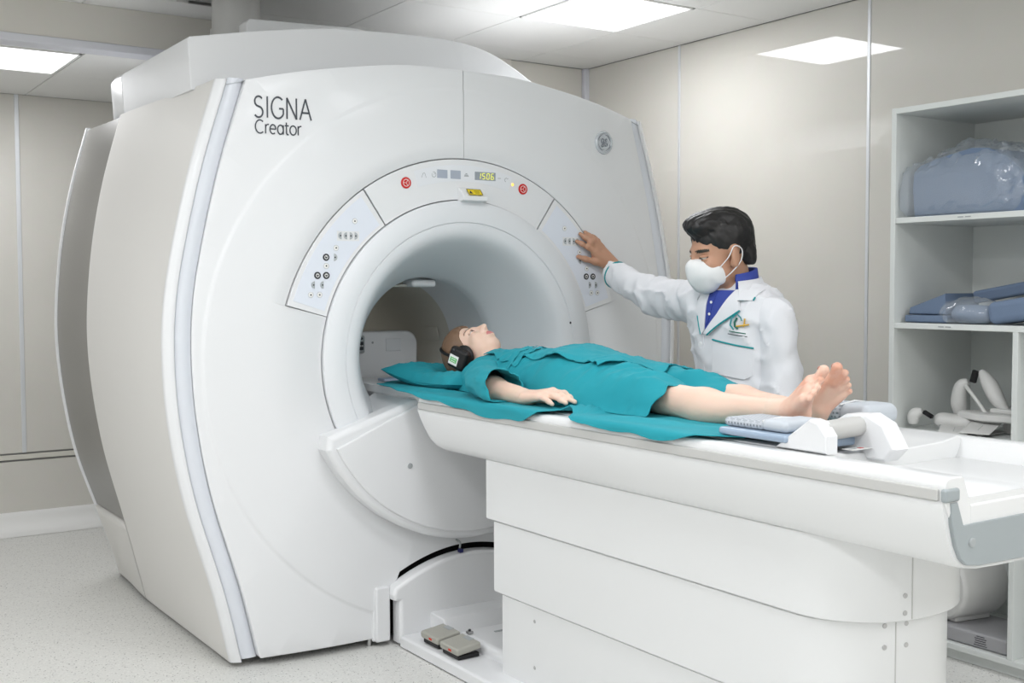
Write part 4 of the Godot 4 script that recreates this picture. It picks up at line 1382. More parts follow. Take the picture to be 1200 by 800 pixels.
# ---------------------------------------------------------------- shelf cabinet and what it holds
func crumpled(prims: Array, cell: float, k: float, amp: float, sd: int, cuts: Array = []) -> ArrayMesh:
	var n := FastNoiseLite.new()
	n.seed = sd
	n.frequency = 1.0
	n.noise_type = FastNoiseLite.TYPE_CELLULAR
	n.cellular_return_type = FastNoiseLite.RETURN_DISTANCE
	var f := func(p: Vector3) -> float: return amp * (n.get_noise_3dv(p * 26.0) + 0.4 * n.get_noise_3dv(p * 60.0))
	return sdf_mesh(prims, cell, k, [], 0.01, cuts, f)
func build_cabinet() -> void:
	var X0 := 1.185
	var X1 := 1.66
	var Z0 := 1.0
	var Z1 := 2.05
	var lam := mat(Color(0.87, 0.885, 0.875), 0.45)
	var t := thing("shelf_cabinet", "tall open white shelf cabinet against the right wall", "cabinet")
	var th := 0.02
	part("side_panel", rbox(X1 - X0, 1.93, th, 0.0015), lam, t, at((X0 + X1) / 2, 0.965 + 0.001, Z0 + th / 2))
	part("side_panel", rbox(X1 - X0, 1.93, th, 0.0015), lam, t, at((X0 + X1) / 2, 0.965 + 0.001, Z1 - th / 2))
	part("back_panel", rbox(0.01, 1.92, Z1 - Z0 - 0.02, 0.001), lam, t, at(X1 - 0.004, 0.968, (Z0 + Z1) / 2))
	part("top_panel", rbox(X1 - X0, th, Z1 - Z0 - 2 * th, 0.0015), lam, t, at((X0 + X1) / 2, 1.93 - th / 2, (Z0 + Z1) / 2))
	for y in [1.541, 1.166, 0.782, 0.062]: part("shelf", rbox(X1 - X0 - 0.012, th, Z1 - Z0 - 2 * th, 0.0015), lam, t, at((X0 + X1) / 2 - 0.004, y - th / 2, (Z0 + Z1) / 2))
	part("plinth", rbox(X1 - X0 - 0.04, 0.04, Z1 - Z0 - 2 * th, 0.0015), lam, t, at((X0 + X1) / 2 + 0.01, 0.021, (Z0 + Z1) / 2))
	part("divider", rbox(X1 - X0 - 0.012, 0.364, th, 0.0015), lam, t, at((X0 + X1) / 2 - 0.004, 0.964, 1.492))
	part("divider", rbox(X1 - X0 - 0.012, 0.70, th, 0.0015), lam, t, at((X0 + X1) / 2 - 0.004, 0.412, 1.492))
	for q in [[1.531, 1.285], [1.156, 1.215]]:
		for k in 2: part("edge_print", rbox(0.0006, 0.0035, 0.022, 0.0002), M.grey, t, at(X0 - 0.0002, q[0], q[1] + 0.028 * k))
	# ---- blue foam things
	var foam := mat(Color(0.43, 0.50, 0.60), 0.8)
	foam.normal_enabled = true
	foam.normal_texture = noise_tex(0.12, 256, [], 9, FastNoiseLite.TYPE_SIMPLEX_SMOOTH, 2.0)
	foam.normal_scale = 0.3
	foam.uv1_triplanar = true
	foam.uv1_world_triplanar = true
	foam.uv1_scale = Vector3.ONE * 5.0
	var bag := mat(Color(0.88, 0.92, 0.96, 0.20), 0.08)
	bag.transparency = BaseMaterial3D.TRANSPARENCY_ALPHA
	bag.metallic_specular = 0.8
	var w := thing("foam_wedge", "large blue foam wedge in a clear plastic bag on the top shelf", "foam wedge", Vector3(1.40, 1.542, 1.25))
	var prof := PackedVector2Array([Vector2(0.195, 0.002), Vector2(0.205, 0.10), Vector2(0.20, 0.160), Vector2(0.175, 0.182), Vector2(0.10, 0.203), Vector2(-0.03, 0.226), Vector2(-0.09, 0.220), Vector2(-0.15, 0.190), Vector2(-0.22, 0.125), Vector2(-0.33, 0.03), Vector2(-0.34, 0.002)])
	part("foam", prism(prof, -0.15, 0.15, 0.022, 50, true), foam, w, Transform3D(Basis(Vector3(0, 0, -1), Vector3(0, 1, 0), Vector3(1, 0, 0)), Vector3.ZERO))
	part("paper_label", rbox(0.05, 0.001, 0.035, 0.0004), M.white, w, xf(Vector3(0.0, 0.2225, 0.005), Vector3(-10, 0, 0)))
	part("plastic_bag", crumpled([cap(Vector3(-0.10, 0.08, -0.17), Vector3(-0.09, 0.09, 0.10), 0.085, 0.10), cap(Vector3(0.08, 0.09, -0.14), Vector3(0.08, 0.09, 0.20), 0.09, 0.10), cap(Vector3(0, 0.12, -0.05), Vector3(0, 0.09, 0.25), 0.115, 0.08)], 0.011, 0.05, 0.055, 21, [[Vector3(0, 0.004, 0), Vector3.DOWN], [Vector3(0, 0, -0.225), Vector3(0, 0, -1)], [Vector3(-0.205, 0, 0), Vector3(-1, 0, 0)]]), bag, w)
	var f1 := thing("foam_pad", "thin flat blue foam pad lying at the left of the middle shelf", "foam pad", Vector3(1.33, 1.168, 1.125), 0, "foam pads on the middle shelf")
	part("pad", rbox(0.22, 0.026, 0.175, 0.008, 2), foam, f1, at(0, 0.013, 0))
	var f2 := thing("foam_wedge", "small blue foam wedge on top of the flat pad, middle shelf", "foam wedge", Vector3(1.34, 1.196, 1.16))
	part("wedge", prism(PackedVector2Array([Vector2(0.12, 0.0), Vector2(0.115, 0.024), Vector2(-0.03, 0.075), Vector2(-0.035, 0.0)]), -0.10, 0.10, 0.005, 40, true), foam, f2, Transform3D(Basis(Vector3(0, 0, -1), Vector3(0, 1, 0), Vector3(1, 0, 0)), Vector3.ZERO))
	var f3 := thing("foam_pad", "long blue foam pad leaning across the back of the middle shelf", "foam pad", Vector3(1.49, 1.168, 1.52), 0, "foam pads on the middle shelf")
	part("pad", rbox(0.20, 0.045, 0.62, 0.012, 2), foam, f3, xf(Vector3(0, 0.150, -0.02), Vector3(-10, 0, 6)))
	part("foot", rbox(0.16, 0.12, 0.10, 0.012, 2), foam, f3, at(0, 0.06, 0.10))
	var f4 := thing("foam_pad", "small blue foam pad in a clear bag at the front of the middle shelf", "foam pad", Vector3(1.27, 1.168, 1.285), 0, "foam pads on the middle shelf")
	part("pad", sdf_mesh([cap(Vector3(0, 0.034, -0.05), Vector3(0, 0.030, 0.05), 0.028, 0.030), ell(Vector3(0, 0.03, 0), Vector3(0.06, 0.028, 0.075))], 0.008, 0.02), foam, f4)
	part("plastic_bag", crumpled([ell(Vector3(0, 0.035, -0.01), Vector3(0.072, 0.044, 0.10))], 0.008, 0.02, 0.018, 5, [[Vector3(0, 0.002, 0), Vector3.DOWN]]), bag, f4)
	var f5 := thing("foam_pad", "thick blue foam pad at the right end of the middle shelf view", "foam pad", Vector3(1.28, 1.168, 1.48), 0, "foam pads on the middle shelf")
	part("pad", rbox(0.14, 0.075, 0.22, 0.022, 3), foam, f5, xf(Vector3(0, 0.052, 0), Vector3(-9, 0, 0)))
	# ---- white coils on the lower shelf
	var cw := mat(Color(0.87, 0.87, 0.86), 0.4)
	var Y := 0.783
	var c1 := thing("imaging_coil", "white flexible coil with black clip curving up at the back of shelf", "coil", Vector3(1.36, Y, 1.26))
	part("arm", tube(spline([Vector3(0.03, 0.015, -0.02), Vector3(0.02, 0.04, -0.075), Vector3(0.0, 0.09, -0.09), Vector3(-0.01, 0.155, -0.075), Vector3(-0.005, 0.175, -0.05)], 5), [0.012, 0.013, 0.014, 0.015, 0.016, 0.018, 0.021, 0.024, 0.026, 0.027, 0.028, 0.028, 0.027, 0.026, 0.025, 0.024, 0.022, 0.020, 0.017, 0.014, 0.010], 12), cw, c1)
	part("clip", rbox(0.014, 0.045, 0.022, 0.003), M.black, c1, xf(Vector3(-0.012, 0.195, -0.022), Vector3(15, 0, 0)))
	part("arm", tube(spline([Vector3(0.0, 0.215, -0.005), Vector3(0, 0.17, 0.03), Vector3(0, 0.115, 0.065), Vector3(0.0, 0.075, 0.11), Vector3(0.02, 0.06, 0.17)], 5), [0.010, 0.014, 0.018, 0.022, 0.024, 0.026, 0.027, 0.027, 0.027, 0.026, 0.024, 0.022, 0.018, 0.014, 0.012, 0.010, 0.010, 0.010, 0.010, 0.010, 0.010], 12), cw, c1)
	part("strap", tube(spline([Vector3(-0.02, 0.16, -0.05), Vector3(-0.03, 0.12, -0.005), Vector3(-0.03, 0.06, 0.045)], 5), 0.007, 8), cw, c1)
	var c2 := thing("imaging_coil", "white coil loop with black clip lying at the shelf front", "coil", Vector3(1.27, Y, 1.11))
	part("arm", tube(spline([Vector3(-0.02, 0.018, -0.05), Vector3(-0.02, 0.05, -0.045), Vector3(-0.01, 0.066, -0.02)], 6), [0.016, 0.018, 0.020, 0.021, 0.022, 0.022, 0.022, 0.022, 0.021, 0.019, 0.016, 0.013, 0.010], 12), cw, c2)
	part("clip", rbox(0.016, 0.014, 0.04, 0.003), M.black, c2, xf(Vector3(-0.01, 0.055, 0.005), Vector3(25, 0, 0)))
	part("pad", sdf_mesh([cap(Vector3(0.03, 0.034, 0.03), Vector3(0.05, 0.030, 0.12), 0.026, 0.024), cap(Vector3(0.06, 0.034, 0.03), Vector3(0.09, 0.028, 0.12), 0.022, 0.020)], 0.008, 0.03), cw, c2)
	var c3 := thing("imaging_coil", "flat white coil panel stacked on cards beside the divider", "coil", Vector3(1.40, Y, 1.39))
	part("panel", prism(PackedVector2Array([Vector2(-0.16, -0.09), Vector2(-0.11, 0.09), Vector2(0.08, 0.09), Vector2(0.08, -0.09), Vector2(-0.05, -0.12)]), 0.045, 0.075, 0.008, 30, true), cw, c3, Transform3D(Basis(Vector3(0, 0, 1), Vector3(1, 0, 0), Vector3(0, 1, 0)) * Basis.from_euler(Vector3(0, 0, 0)), Vector3(0, 0, -0.03)))
	part("rim", rbox(0.16, 0.016, 0.16, 0.006, 2), cw, c3, at(0.01, 0.082, 0.0))
	part("foot", rbox(0.12, 0.045, 0.12, 0.004), cw, c3, at(0.04, 0.0225, 0.0))
	var card := mat(Color(0.84, 0.84, 0.83), 0.6)
	for k in 3:
		var cd := thing("card", ["white folded card sticking out over the shelf edge, left one", "white folded card over the shelf edge, right one", "white card under the coil panel, lowest one"][k], "card", [Vector3(1.255, Y, 1.225), Vector3(1.265, Y, 1.32), Vector3(1.33, Y, 1.30)][k], [0.5, 0.25, 0.1][k], "cards on the lower shelf")
		part("sheet", rbox(0.12, 0.0025, 0.10, 0.0008), card, cd, xf([Vector3(0, 0.012, 0), Vector3(0, 0.026, 0), Vector3(0.0, 0.006, 0)][k], Vector3(0, 0, [9, 13, 0][k])))
		part("fold", rbox(0.05, 0.001, 0.0012, 0.0003), M.grey, cd, xf([Vector3(0, 0.0138, 0), Vector3(0, 0.0278, 0), Vector3(0, 0.0078, 0)][k], Vector3(0, 0, [9, 13, 0][k])))
		part("stay", rbox(0.02, [0.011, 0.024, 0.005][k], 0.02, 0.001), card, cd, at([0.0, 0.0, 0.0][k], [0.0055, 0.012, 0.0025][k], 0))
	# ---- bottom compartment
	var drum := thing("head_coil", "white round drum coil with open end in the bottom compartment", "coil", Vector3(1.345, 0.1145, 1.20), deg_to_rad(78))
	var grn := mat(Color(0.42, 0.55, 0.56), 0.4)
	part("shell", lathe([[Vector2(0.092, -0.10), Vector2(0.115, -0.10)], [Vector2(0.115, -0.10), Vector2(0.122, -0.094), Vector2(0.124, -0.08), Vector2(0.124, 0.08), Vector2(0.120, 0.10)], [Vector2(0.120, 0.10), Vector2(0.0001, 0.10)]], 56), cw, drum, at(0, 0.125, 0))
	part("bore_lining", lathe([[Vector2(0.0001, 0.06), Vector2(0.092, 0.06)], [Vector2(0.092, 0.06), Vector2(0.092, -0.10)]], 48), grn, drum, at(0, 0.125, 0))
	part("foot", rbox(0.12, 0.02, 0.16, 0.006), cw, drum, at(0, 0.010, 0))
	var pad := thing("printed_pad", "flat grey pad with printed lines lying under the drum coil", "pad", Vector3(1.33, 0.0635, 1.30))
	part("pad", rbox(0.24, 0.05, 0.34, 0.008, 2), mat(Color(0.66, 0.66, 0.67), 0.6), pad, at(0, 0.0252, 0))
	for k in 5: part("print_line", rbox(0.0006, 0.0026, [0.03, 0.045, 0.04, 0.044, 0.05][k], 0.0002), M.dark, pad, at(-0.1203, 0.041 - 0.0075 * k, 0.07))
# ---------------------------------------------------------------- what lies on the table
const CREST := [[0.15, 1.05], [0.25, 1.066], [0.4, 1.076], [0.55, 1.084], [0.73, 1.100], [0.86, 1.080], [1.07, 1.062], [1.2, 1.047], [1.3, 1.024], [1.4, 1.00]]
const HALFW := [[0.15, 0.15], [0.28, 0.185], [0.45, 0.19], [0.65, 0.18], [0.82, 0.205], [1.0, 0.20], [1.2, 0.185], [1.4, 0.17]]
var wn: FastNoiseLite
func ridge(x: float, z: float, a: Vector2, b: Vector2, w: float, h: float) -> float:
	var p := Vector2(x, z)
	var ab := b - a
	var t := clampf((p - a).dot(ab) / ab.length_squared(), 0, 1)
	var d := p.distance_to(a + ab * t)
	return h * exp(-d * d / (w * w)) * sin(PI * clampf(t, 0.08, 0.92))
func gown_y(x: float, z: float) -> float:
	var c := tab(CREST, z)
	var w := tab(HALFW, z)
	var t := minf(absf(x) / w, 1.0)
	var y := 0.934 + (c - 0.934) * pow(1.0 - pow(t, 2.5), 0.55)
	var lg := 0.0
	for s in [-1.0, 1.0]:
		var u := minf(absf(x - s * 0.088) / 0.092, 1.0)
		lg = maxf(lg, sqrt(1.0 - u * u))
	var yl := 0.934 + (c - 0.934) * maxf(lg, 0.55 if absf(x) < 0.09 else 0.0)
	y = lerpf(y, yl, smooth01(0.95, 1.25, z))
	y += 0.007 * wn.get_noise_2d(x * 9.0, z * 5.0) + 0.004 * wn.get_noise_2d(x * 22.0 + 40.0, z * 14.0)
	var rid := 1.0 - absf(wn.get_noise_2d(x * 5.0 + z * 4.0, z * 3.0 - x * 2.0 + 17.0))
	y += 0.007 * pow(rid, 4.0) * smooth01(1.3, 1.2, z) - 0.003
	for r in [[-0.10, 0.32, -0.04, 0.52, 0.016, 0.010], [-0.16, 0.40, -0.06, 0.47, 0.012, 0.010], [-0.18, 0.86, 0.02, 1.02, 0.015, 0.012], [-0.17, 0.98, 0.0, 1.08, 0.012, 0.010], [-0.18, 1.08, -0.04, 1.24, 0.014, 0.010], [0.0, 0.62, 0.10, 0.75, 0.02, 0.010], [-0.02, 1.10, 0.06, 1.28, 0.015, -0.012], [-0.19, 0.66, -0.10, 0.84, 0.014, 0.007], [-0.15, 1.12, -0.12, 1.27, 0.010, 0.009], [-0.19, 0.50, -0.08, 0.60, 0.012, 0.009], [-0.17, 0.60, -0.09, 0.72, 0.010, 0.006], [-0.19, 0.92, -0.05, 0.99, 0.011, 0.010], [-0.16, 1.03, -0.02, 1.16, 0.012, 0.009], [0.02, 1.14, 0.10, 1.22, 0.014, 0.008]]:
		y += ridge(x, z, Vector2(r[0], r[1]), Vector2(r[2], r[3]), r[4], r[5])
	return y
func build_patient() -> void:
	wn = FastNoiseLite.new()
	wn.seed = 5
	wn.frequency = 1.0
	var gown := mat(Color(0.065, 0.575, 0.63), 0.8)
	gown.normal_enabled = true
	gown.normal_texture = noise_tex(0.35, 256, [], 31, FastNoiseLite.TYPE_SIMPLEX_SMOOTH, 1.5)
	gown.normal_scale = 0.2
	gown.uv1_triplanar = true
	gown.uv1_world_triplanar = true
	gown.uv1_scale = Vector3.ONE * 10.0
	gown.rim_enabled = true
	gown.rim = 0.2
	# ---- sheet over the cradle, its near edge falling over the rim
	var edge := [[-0.19, -0.035], [0.0, 0.0], [0.2, 0.022], [0.45, 0.036], [0.65, 0.052], [0.84, 0.045], [0.92, 0.012], [0.97, -0.03], [1.03, -0.04], [1.09, 0.018], [1.3, 0.030], [1.45, 0.034], [1.58, 0.012], [1.69, -0.06]]
	var sh := thing("bed_sheet", "teal cloth sheet spread over the patient table under the patient", "sheet")
	var rows := []
	for i in 111:
		var z := lerpf(-0.19, 1.69, i / 110.0)
		var e := tab(edge, z) + 0.004 * sin(z * 31.0)
		var L := 0.576 + e
		var row := []
		for j in 61:
			var s := L * pow(j / 60.0, 0.8)
			var x := 0.27 - s
			var y := 0.933 + 0.003 * wn.get_noise_2d(x * 12.0, z * 9.0) + 0.003
			var over := s - 0.576
			if over > 0:
				var a := minf(over / 0.014, PI / 2)
				x = -0.306 - 0.015 * sin(a) - 0.004 * sin(z * 23.0) * smooth01(0.0, 0.04, over) - 0.003
				y -= 0.014 * (1 - cos(a)) + maxf(0.0, over - 0.022)
			var zz := z - smooth01(0.12, -0.19, z) * 0.70 * clampf(x + 0.27, 0.0, 0.22)
			y += ridge(x, zz, Vector2(-0.31, 0.97), Vector2(-0.16, 1.08), 0.020, 0.024)
			y += ridge(x, zz, Vector2(-0.29, 1.12), Vector2(-0.20, 1.52), 0.020, 0.012)
			y += ridge(x, zz, Vector2(-0.30, 0.02), Vector2(-0.20, 0.36), 0.016, 0.010)
			row.append(Vector3(x, y, zz))
		rows.append(row)
	part("cloth", cloth(rows, 0.0025), gown, sh)
	# ---- pillow
	var pl := thing("pillow", "flat teal cloth covered pillow under the patient's head", "pillow")
	var top := []
	var bot := []
	for i in 41:
		var ra := []
		var rb := []
		var v := -1.0 + i / 20.0
		for j in 41:
			var u := -1.0 + j / 20.0
			var pu := 1.0 - 0.13 * (1 - u * u) * 0 - 0.10 * (1.0 - absf(u)) * absf(v)
			var pv := 1.0 - 0.12 * (1.0 - absf(v)) * absf(u)
			var x := 0.235 * u * pv - 0.005
			var z := 0.03 + 0.25 * v * pu
			var m := 0.953 + 0.034 * pow(absf(u * v), 1.5) * (1.0 if v < 0 else 0.3)
			var h := 0.066 * pow(maxf(0.0, (1.0 - pow(u, 4)) * (1.0 - pow(v, 4))), 0.5)
			var n := 0.010 * wn.get_noise_2d(x * 14.0 + 9.0, z * 14.0)
			var dent := 0.055 * exp(-(pow(x + 0.06, 2) / 0.012 + pow(z - 0.06, 2) / 0.02))
			ra.append(Vector3(x, m + h + n * h / 0.04 - dent, z))
			rb.append(Vector3(x, maxf(m - h * 0.5 - 0.001, 0.938), z))
		top.append(ra)
		bot.append(rb)
	var st := ST()
	sheet(st, top, true, false, 0)
	sheet(st, bot, false, false, 0)
	part("cover", done(st), gown, pl)
	# ---- patient
	var t := thing("person", "patient in teal gown lying on the table with head in the bore", "person")
	var f := 0.95
	var A := Vector3(-0.357, 0.26, -0.897).normalized()
	var N := Vector3(0.077, 0.966, 0.249)
	N = (N - A * A.dot(N)).normalized()
	var H := Transform3D(Basis(A.cross(N), A, N), Vector3(-0.032, 1.063, 0.108))
	var skin := lin(Color(0.90, 0.775, 0.70))
	var lips := lin(Color(0.80, 0.50, 0.49))
	var brow := lin(Color(0.50, 0.37, 0.29))
	var pink := lin(Color(0.85, 0.645, 0.555))
	var fcol := func(p: Vector3) -> Color:
		var q := p / f
		var c := skin
		if q.z > 0.06:
			if Vector2(q.x / 0.023, (q.y + 0.0632) / 0.0105).length() < 1.0 and q.z > 0.078: c = lips
			if Vector2((absf(q.x) - 0.033) / 0.019, (q.y - 0.0225) / 0.0034).length() < 1.0: c = brow
			if Vector2((absf(q.x) - 0.031) / 0.0145, (q.y - 0.001) / 0.0046).length() < 1.0: c = lin(Color(0.38, 0.27, 0.23))
		return c
	var hp := head_prims(f, H.affine_inverse() * Vector3(0.0, 1.005, 0.315), true) + head_ears(f)
	var socks := [ell(Vector3(0.031, 0.000, 0.097) * f, Vector3(0.014, 0.010, 0.013) * f), ell(Vector3(-0.031, 0.000, 0.097) * f, Vector3(0.014, 0.010, 0.013) * f)]
	var head := sdf_mesh(hp, 0.0038, 0.015, socks, 0.012, [], null, fcol)
	var plain := func(_p: Vector3) -> Color: return skin
	var sole := func(p: Vector3) -> Color:
		var n := clampf(wn.get_noise_3dv(p * 18.0) * 1.6 + 0.35, 0.0, 1.0)
		var toe := smooth01(1.02, 1.07, p.y)
		return skin.lerp(pink, clampf(0.25 + 0.75 * n * toe + 0.35 * n, 0.0, 1.0)) if p.z > 1.66 else skin
	var sh_r := Vector3(-0.155, 0.995, 0.36)
	var el_r := Vector3(-0.242, 0.970, 0.575)
	var wr_r := Vector3(-0.243, 0.958, 0.755)
	var body := [ell(Vector3(0, 0.995, 0.46), Vector3(0.14, 0.055, 0.18)), ell(Vector3(0, 0.995, 0.72), Vector3(0.13, 0.055, 0.2)), ell(Vector3(0, 0.99, 0.86), Vector3(0.15, 0.05, 0.12)), cap(Vector3(0, 1.0, 0.33), H * (Vector3(0, -0.08, -0.03) * f), 0.055, 0.046),
		cap(Vector3(-0.13, 0.995, 0.36), Vector3(0.13, 0.995, 0.36), 0.042, 0.042),
		cap(sh_r, el_r, 0.042, 0.036), cap(el_r, wr_r, 0.036, 0.0265),
		cap(Vector3(0.155, 0.995, 0.36), Vector3(0.225, 0.975, 0.575), 0.042, 0.036), cap(Vector3(0.225, 0.975, 0.575), Vector3(0.23, 0.965, 0.77), 0.034, 0.025),
		cap(Vector3(-0.085, 0.995, 0.86), Vector3(-0.085, 0.985, 1.24), 0.055, 0.046), cap(Vector3(0.085, 0.995, 0.86), Vector3(0.082, 0.985, 1.26), 0.055, 0.046)]
	var legs := [cap(Vector3(-0.085, 0.982, 1.20), Vector3(-0.083, 0.976, 1.38), 0.046, 0.045), cap(Vector3(-0.083, 0.972, 1.38), Vector3(-0.068, 0.982, 1.655), 0.044, 0.030), ell(Vector3(-0.085, 0.965, 1.40), Vector3(0.042, 0.034, 0.10)),
		cap(Vector3(0.082, 0.982, 1.20), Vector3(0.080, 0.974, 1.36), 0.046, 0.044), cap(Vector3(0.080, 0.970, 1.36), Vector3(0.066, 0.968, 1.62), 0.043, 0.029), ell(Vector3(0.08, 0.962, 1.38), Vector3(0.04, 0.032, 0.10))]
	# feet: heel, arch, ball, toes
	var feet := [cap(Vector3(-0.070, 0.980, 1.62), Vector3(-0.066, 0.985, 1.675), 0.033, 0.033), cap(Vector3(-0.065, 0.972, 1.690), Vector3(-0.066, 0.982, 1.700), 0.028, 0.030), cap(Vector3(-0.062, 1.0, 1.690), Vector3(-0.056, 1.060, 1.728), 0.031, 0.020), cap(Vector3(-0.075, 0.99, 1.700), Vector3(-0.100, 1.020, 1.745), 0.026, 0.016), cap(Vector3(-0.068, 1.0, 1.695), Vector3(-0.080, 1.042, 1.742), 0.028, 0.018),
		cap(Vector3(0.066, 0.966, 1.60), Vector3(0.062, 0.972, 1.640), 0.031, 0.032), cap(Vector3(0.060, 0.968, 1.648), Vector3(0.058, 0.982, 1.655), 0.028, 0.029), cap(Vector3(0.054, 1.0, 1.650), Vector3(0.040, 1.058, 1.700), 0.030, 0.019), cap(Vector3(0.065, 0.99, 1.660), Vector3(0.086, 1.020, 1.700), 0.026, 0.016), cap(Vector3(0.058, 1.0, 1.655), Vector3(0.064, 1.042, 1.702), 0.028, 0.018)]
	var toes := []
	for q in [[Vector3(-0.053, 1.060, 1.738), Vector3(-0.045, 1.092, 1.757), 0.0135], [Vector3(-0.066, 1.050, 1.748), Vector3(-0.068, 1.069, 1.767), 0.0095], [Vector3(-0.080, 1.040, 1.752), Vector3(-0.084, 1.053, 1.771), 0.0090], [Vector3(-0.092, 1.030, 1.755), Vector3(-0.099, 1.039, 1.772), 0.0086], [Vector3(-0.102, 1.020, 1.755), Vector3(-0.112, 1.026, 1.770), 0.0082],
		[Vector3(0.038, 1.060, 1.710), Vector3(0.034, 1.094, 1.732), 0.0135], [Vector3(0.052, 1.052, 1.714), Vector3(0.054, 1.080, 1.740), 0.0095], [Vector3(0.064, 1.044, 1.712), Vector3(0.069, 1.062, 1.733), 0.0090], [Vector3(0.076, 1.034, 1.708), Vector3(0.083, 1.046, 1.727), 0.0086], [Vector3(0.087, 1.022, 1.702), Vector3(0.097, 1.029, 1.719), 0.0082]]:
		toes.append(cap(q[0], q[1], q[2] * 0.92, q[2]))
	var leg_mesh := sdf_mesh(legs, 0.008, 0.03, [], 0.01, [], null, plain)
	var foot_mesh := sdf_mesh(feet + toes, 0.0038, 0.009, [], 0.01, [], null, sole)
	# near hand laid on the sheet
	var hd := [cap(wr_r - Vector3(0, 0, 0.05), wr_r + Vector3(0.002, 0.001, 0.02), 0.0265, 0.022)]
	var kn := [Vector3(-0.205, 0.980, 0.845), Vector3(-0.222, 0.978, 0.850), Vector3(-0.240, 0.972, 0.846), Vector3(-0.256, 0.964, 0.836)]
	var tp := [Vector3(-0.186, 0.960, 0.950), Vector3(-0.207, 0.957, 0.958), Vector3(-0.229, 0.954, 0.944), Vector3(-0.256, 0.949, 0.912)]
	for i in 4:
		hd.append(cap(wr_r + Vector3(0.014 - 0.010 * i, 0.0, 0.015), kn[i], 0.019, 0.0125))
		var mid: Vector3 = kn[i].lerp(tp[i], 0.45) + Vector3(0, 0.006, 0)
		var m2: Vector3 = kn[i].lerp(tp[i], 0.76) + Vector3(0, 0.003, 0)
		hd += finger([kn[i], mid, m2, tp[i]], [0.0096, 0.0098, 0.0094, 0.0084][i], [0.0070, 0.0072, 0.0070, 0.0064][i])
	hd += finger([wr_r + Vector3(0.018, -0.004, 0.01), Vector3(-0.198, 0.950, 0.815), Vector3(-0.178, 0.946, 0.855)], 0.013, 0.008)
	var hand := sdf_mesh(hd, 0.0034, 0.009, [], 0.01, [], null, plain)
	var lh := [cap(Vector3(0.23, 0.965, 0.75), Vector3(0.222, 0.966, 0.83), 0.024, 0.020)]
	for i in 4:
		var k0 := Vector3(0.192 + 0.019 * i, 0.962, 0.862 - 0.004 * absf(i - 1.0))
		lh.append(cap(Vector3(0.215 + 0.008 * i, 0.964, 0.80), k0, 0.017, 0.011))
		lh += finger([k0, k0 + Vector3(-0.004, -0.002, 0.04), k0 + Vector3(-0.006, -0.010, 0.075)], 0.009, 0.007)
	lh += finger([Vector3(0.21, 0.958, 0.79), Vector3(0.185, 0.952, 0.83), Vector3(0.172, 0.950, 0.86)], 0.012, 0.008)
	var lhand := sdf_mesh(lh, 0.005, 0.009, [], 0.01, [], null, plain)
	var bm := sdf_mesh(body, 0.011, 0.03, [], 0.01, [], null, plain)
	part("body", join([[bm, Transform3D.IDENTITY], [leg_mesh, Transform3D.IDENTITY], [foot_mesh, Transform3D.IDENTITY], [hand, Transform3D.IDENTITY], [lhand, Transform3D.IDENTITY], [head, H]]), skin_mat(skin), t)
	for s in [-1.0, 1.0]:
		var eb := SphereMesh.new()
		eb.radius = 0.0105 * f
		eb.height = 0.021 * f
		eb.radial_segments = 20
		eb.rings = 12
		var e := part("eye", eb, mat(Color(0.78, 0.75, 0.73), 0.2), t, H * at(s * 0.031 * f, -0.001, 0.0740 * f))
		part("iris", disc(0.0052, 0.0014, 0.0004, 16), mat(Color(0.20, 0.15, 0.12), 0.1), e, at(0, 0, 0.0090 * f))
		part("eyelid", sdf_mesh([ell(Vector3.ZERO, Vector3(0.0155, 0.0060, 0.0128) * f)], 0.0022, 0.004, [], 0.004, [], null, plain), skin_mat(skin), e, at(0, 0.0060 * f, 0.0003))
		part("eyelid", sdf_mesh([ell(Vector3.ZERO, Vector3(0.0150, 0.0045, 0.0118) * f)], 0.0022, 0.004, [], 0.004, [], null, plain), skin_mat(skin), e, at(0, -0.0070 * f, 0.0))
		part("lashes", tube(spline([Vector3(-0.012, 0.0015, 0.0085), Vector3(0, 0.0045, 0.0125), Vector3(0.012, 0.0015, 0.0085)], 4), 0.0008, 5), M.dark, e)
	# toenails
	var nail := mat(Color(0.74, 0.52, 0.47), 0.3)
	for q in [[Vector3(-0.049, 1.096, 1.7455), 0.008], [Vector3(0.031, 1.098, 1.721), 0.008]]:
		part("toenail", sdf_mesh([ell(Vector3.ZERO, Vector3(q[1] * 0.8, 0.007, 0.003))], 0.0015, 0.003), nail, t, xf(q[0], Vector3(25, 0, 0)))
	# hair, drawn back
	var hr := [ell(Vector3(0, 0.045, -0.013) * f, Vector3(0.0795, 0.087, 0.0995) * f), ell(Vector3(0, 0.01, -0.07) * f, Vector3(0.066, 0.08, 0.05) * f)]
	var hs := [ell(Vector3(0, -0.026, 0.086) * f, Vector3(0.100, 0.088, 0.074) * f), ell(Vector3(0, -0.12, -0.03) * f, Vector3(0.12, 0.06, 0.12) * f)]
	var hdp := func(p: Vector3) -> float: return 0.0009 * sin(p.x * 330.0 + 4.0 * wn.get_noise_3dv(p * 20.0)) + 0.0006 * wn.get_noise_3dv(p * 40.0)
	part("hair", sdf_mesh(hr, 0.0042, 0.02, hs, 0.008, [], hdp), mat(Color(0.46, 0.36, 0.28), 0.5), t, H)
	# ---- gown: body cloth, front panel, sash, sleeves
	rows = []
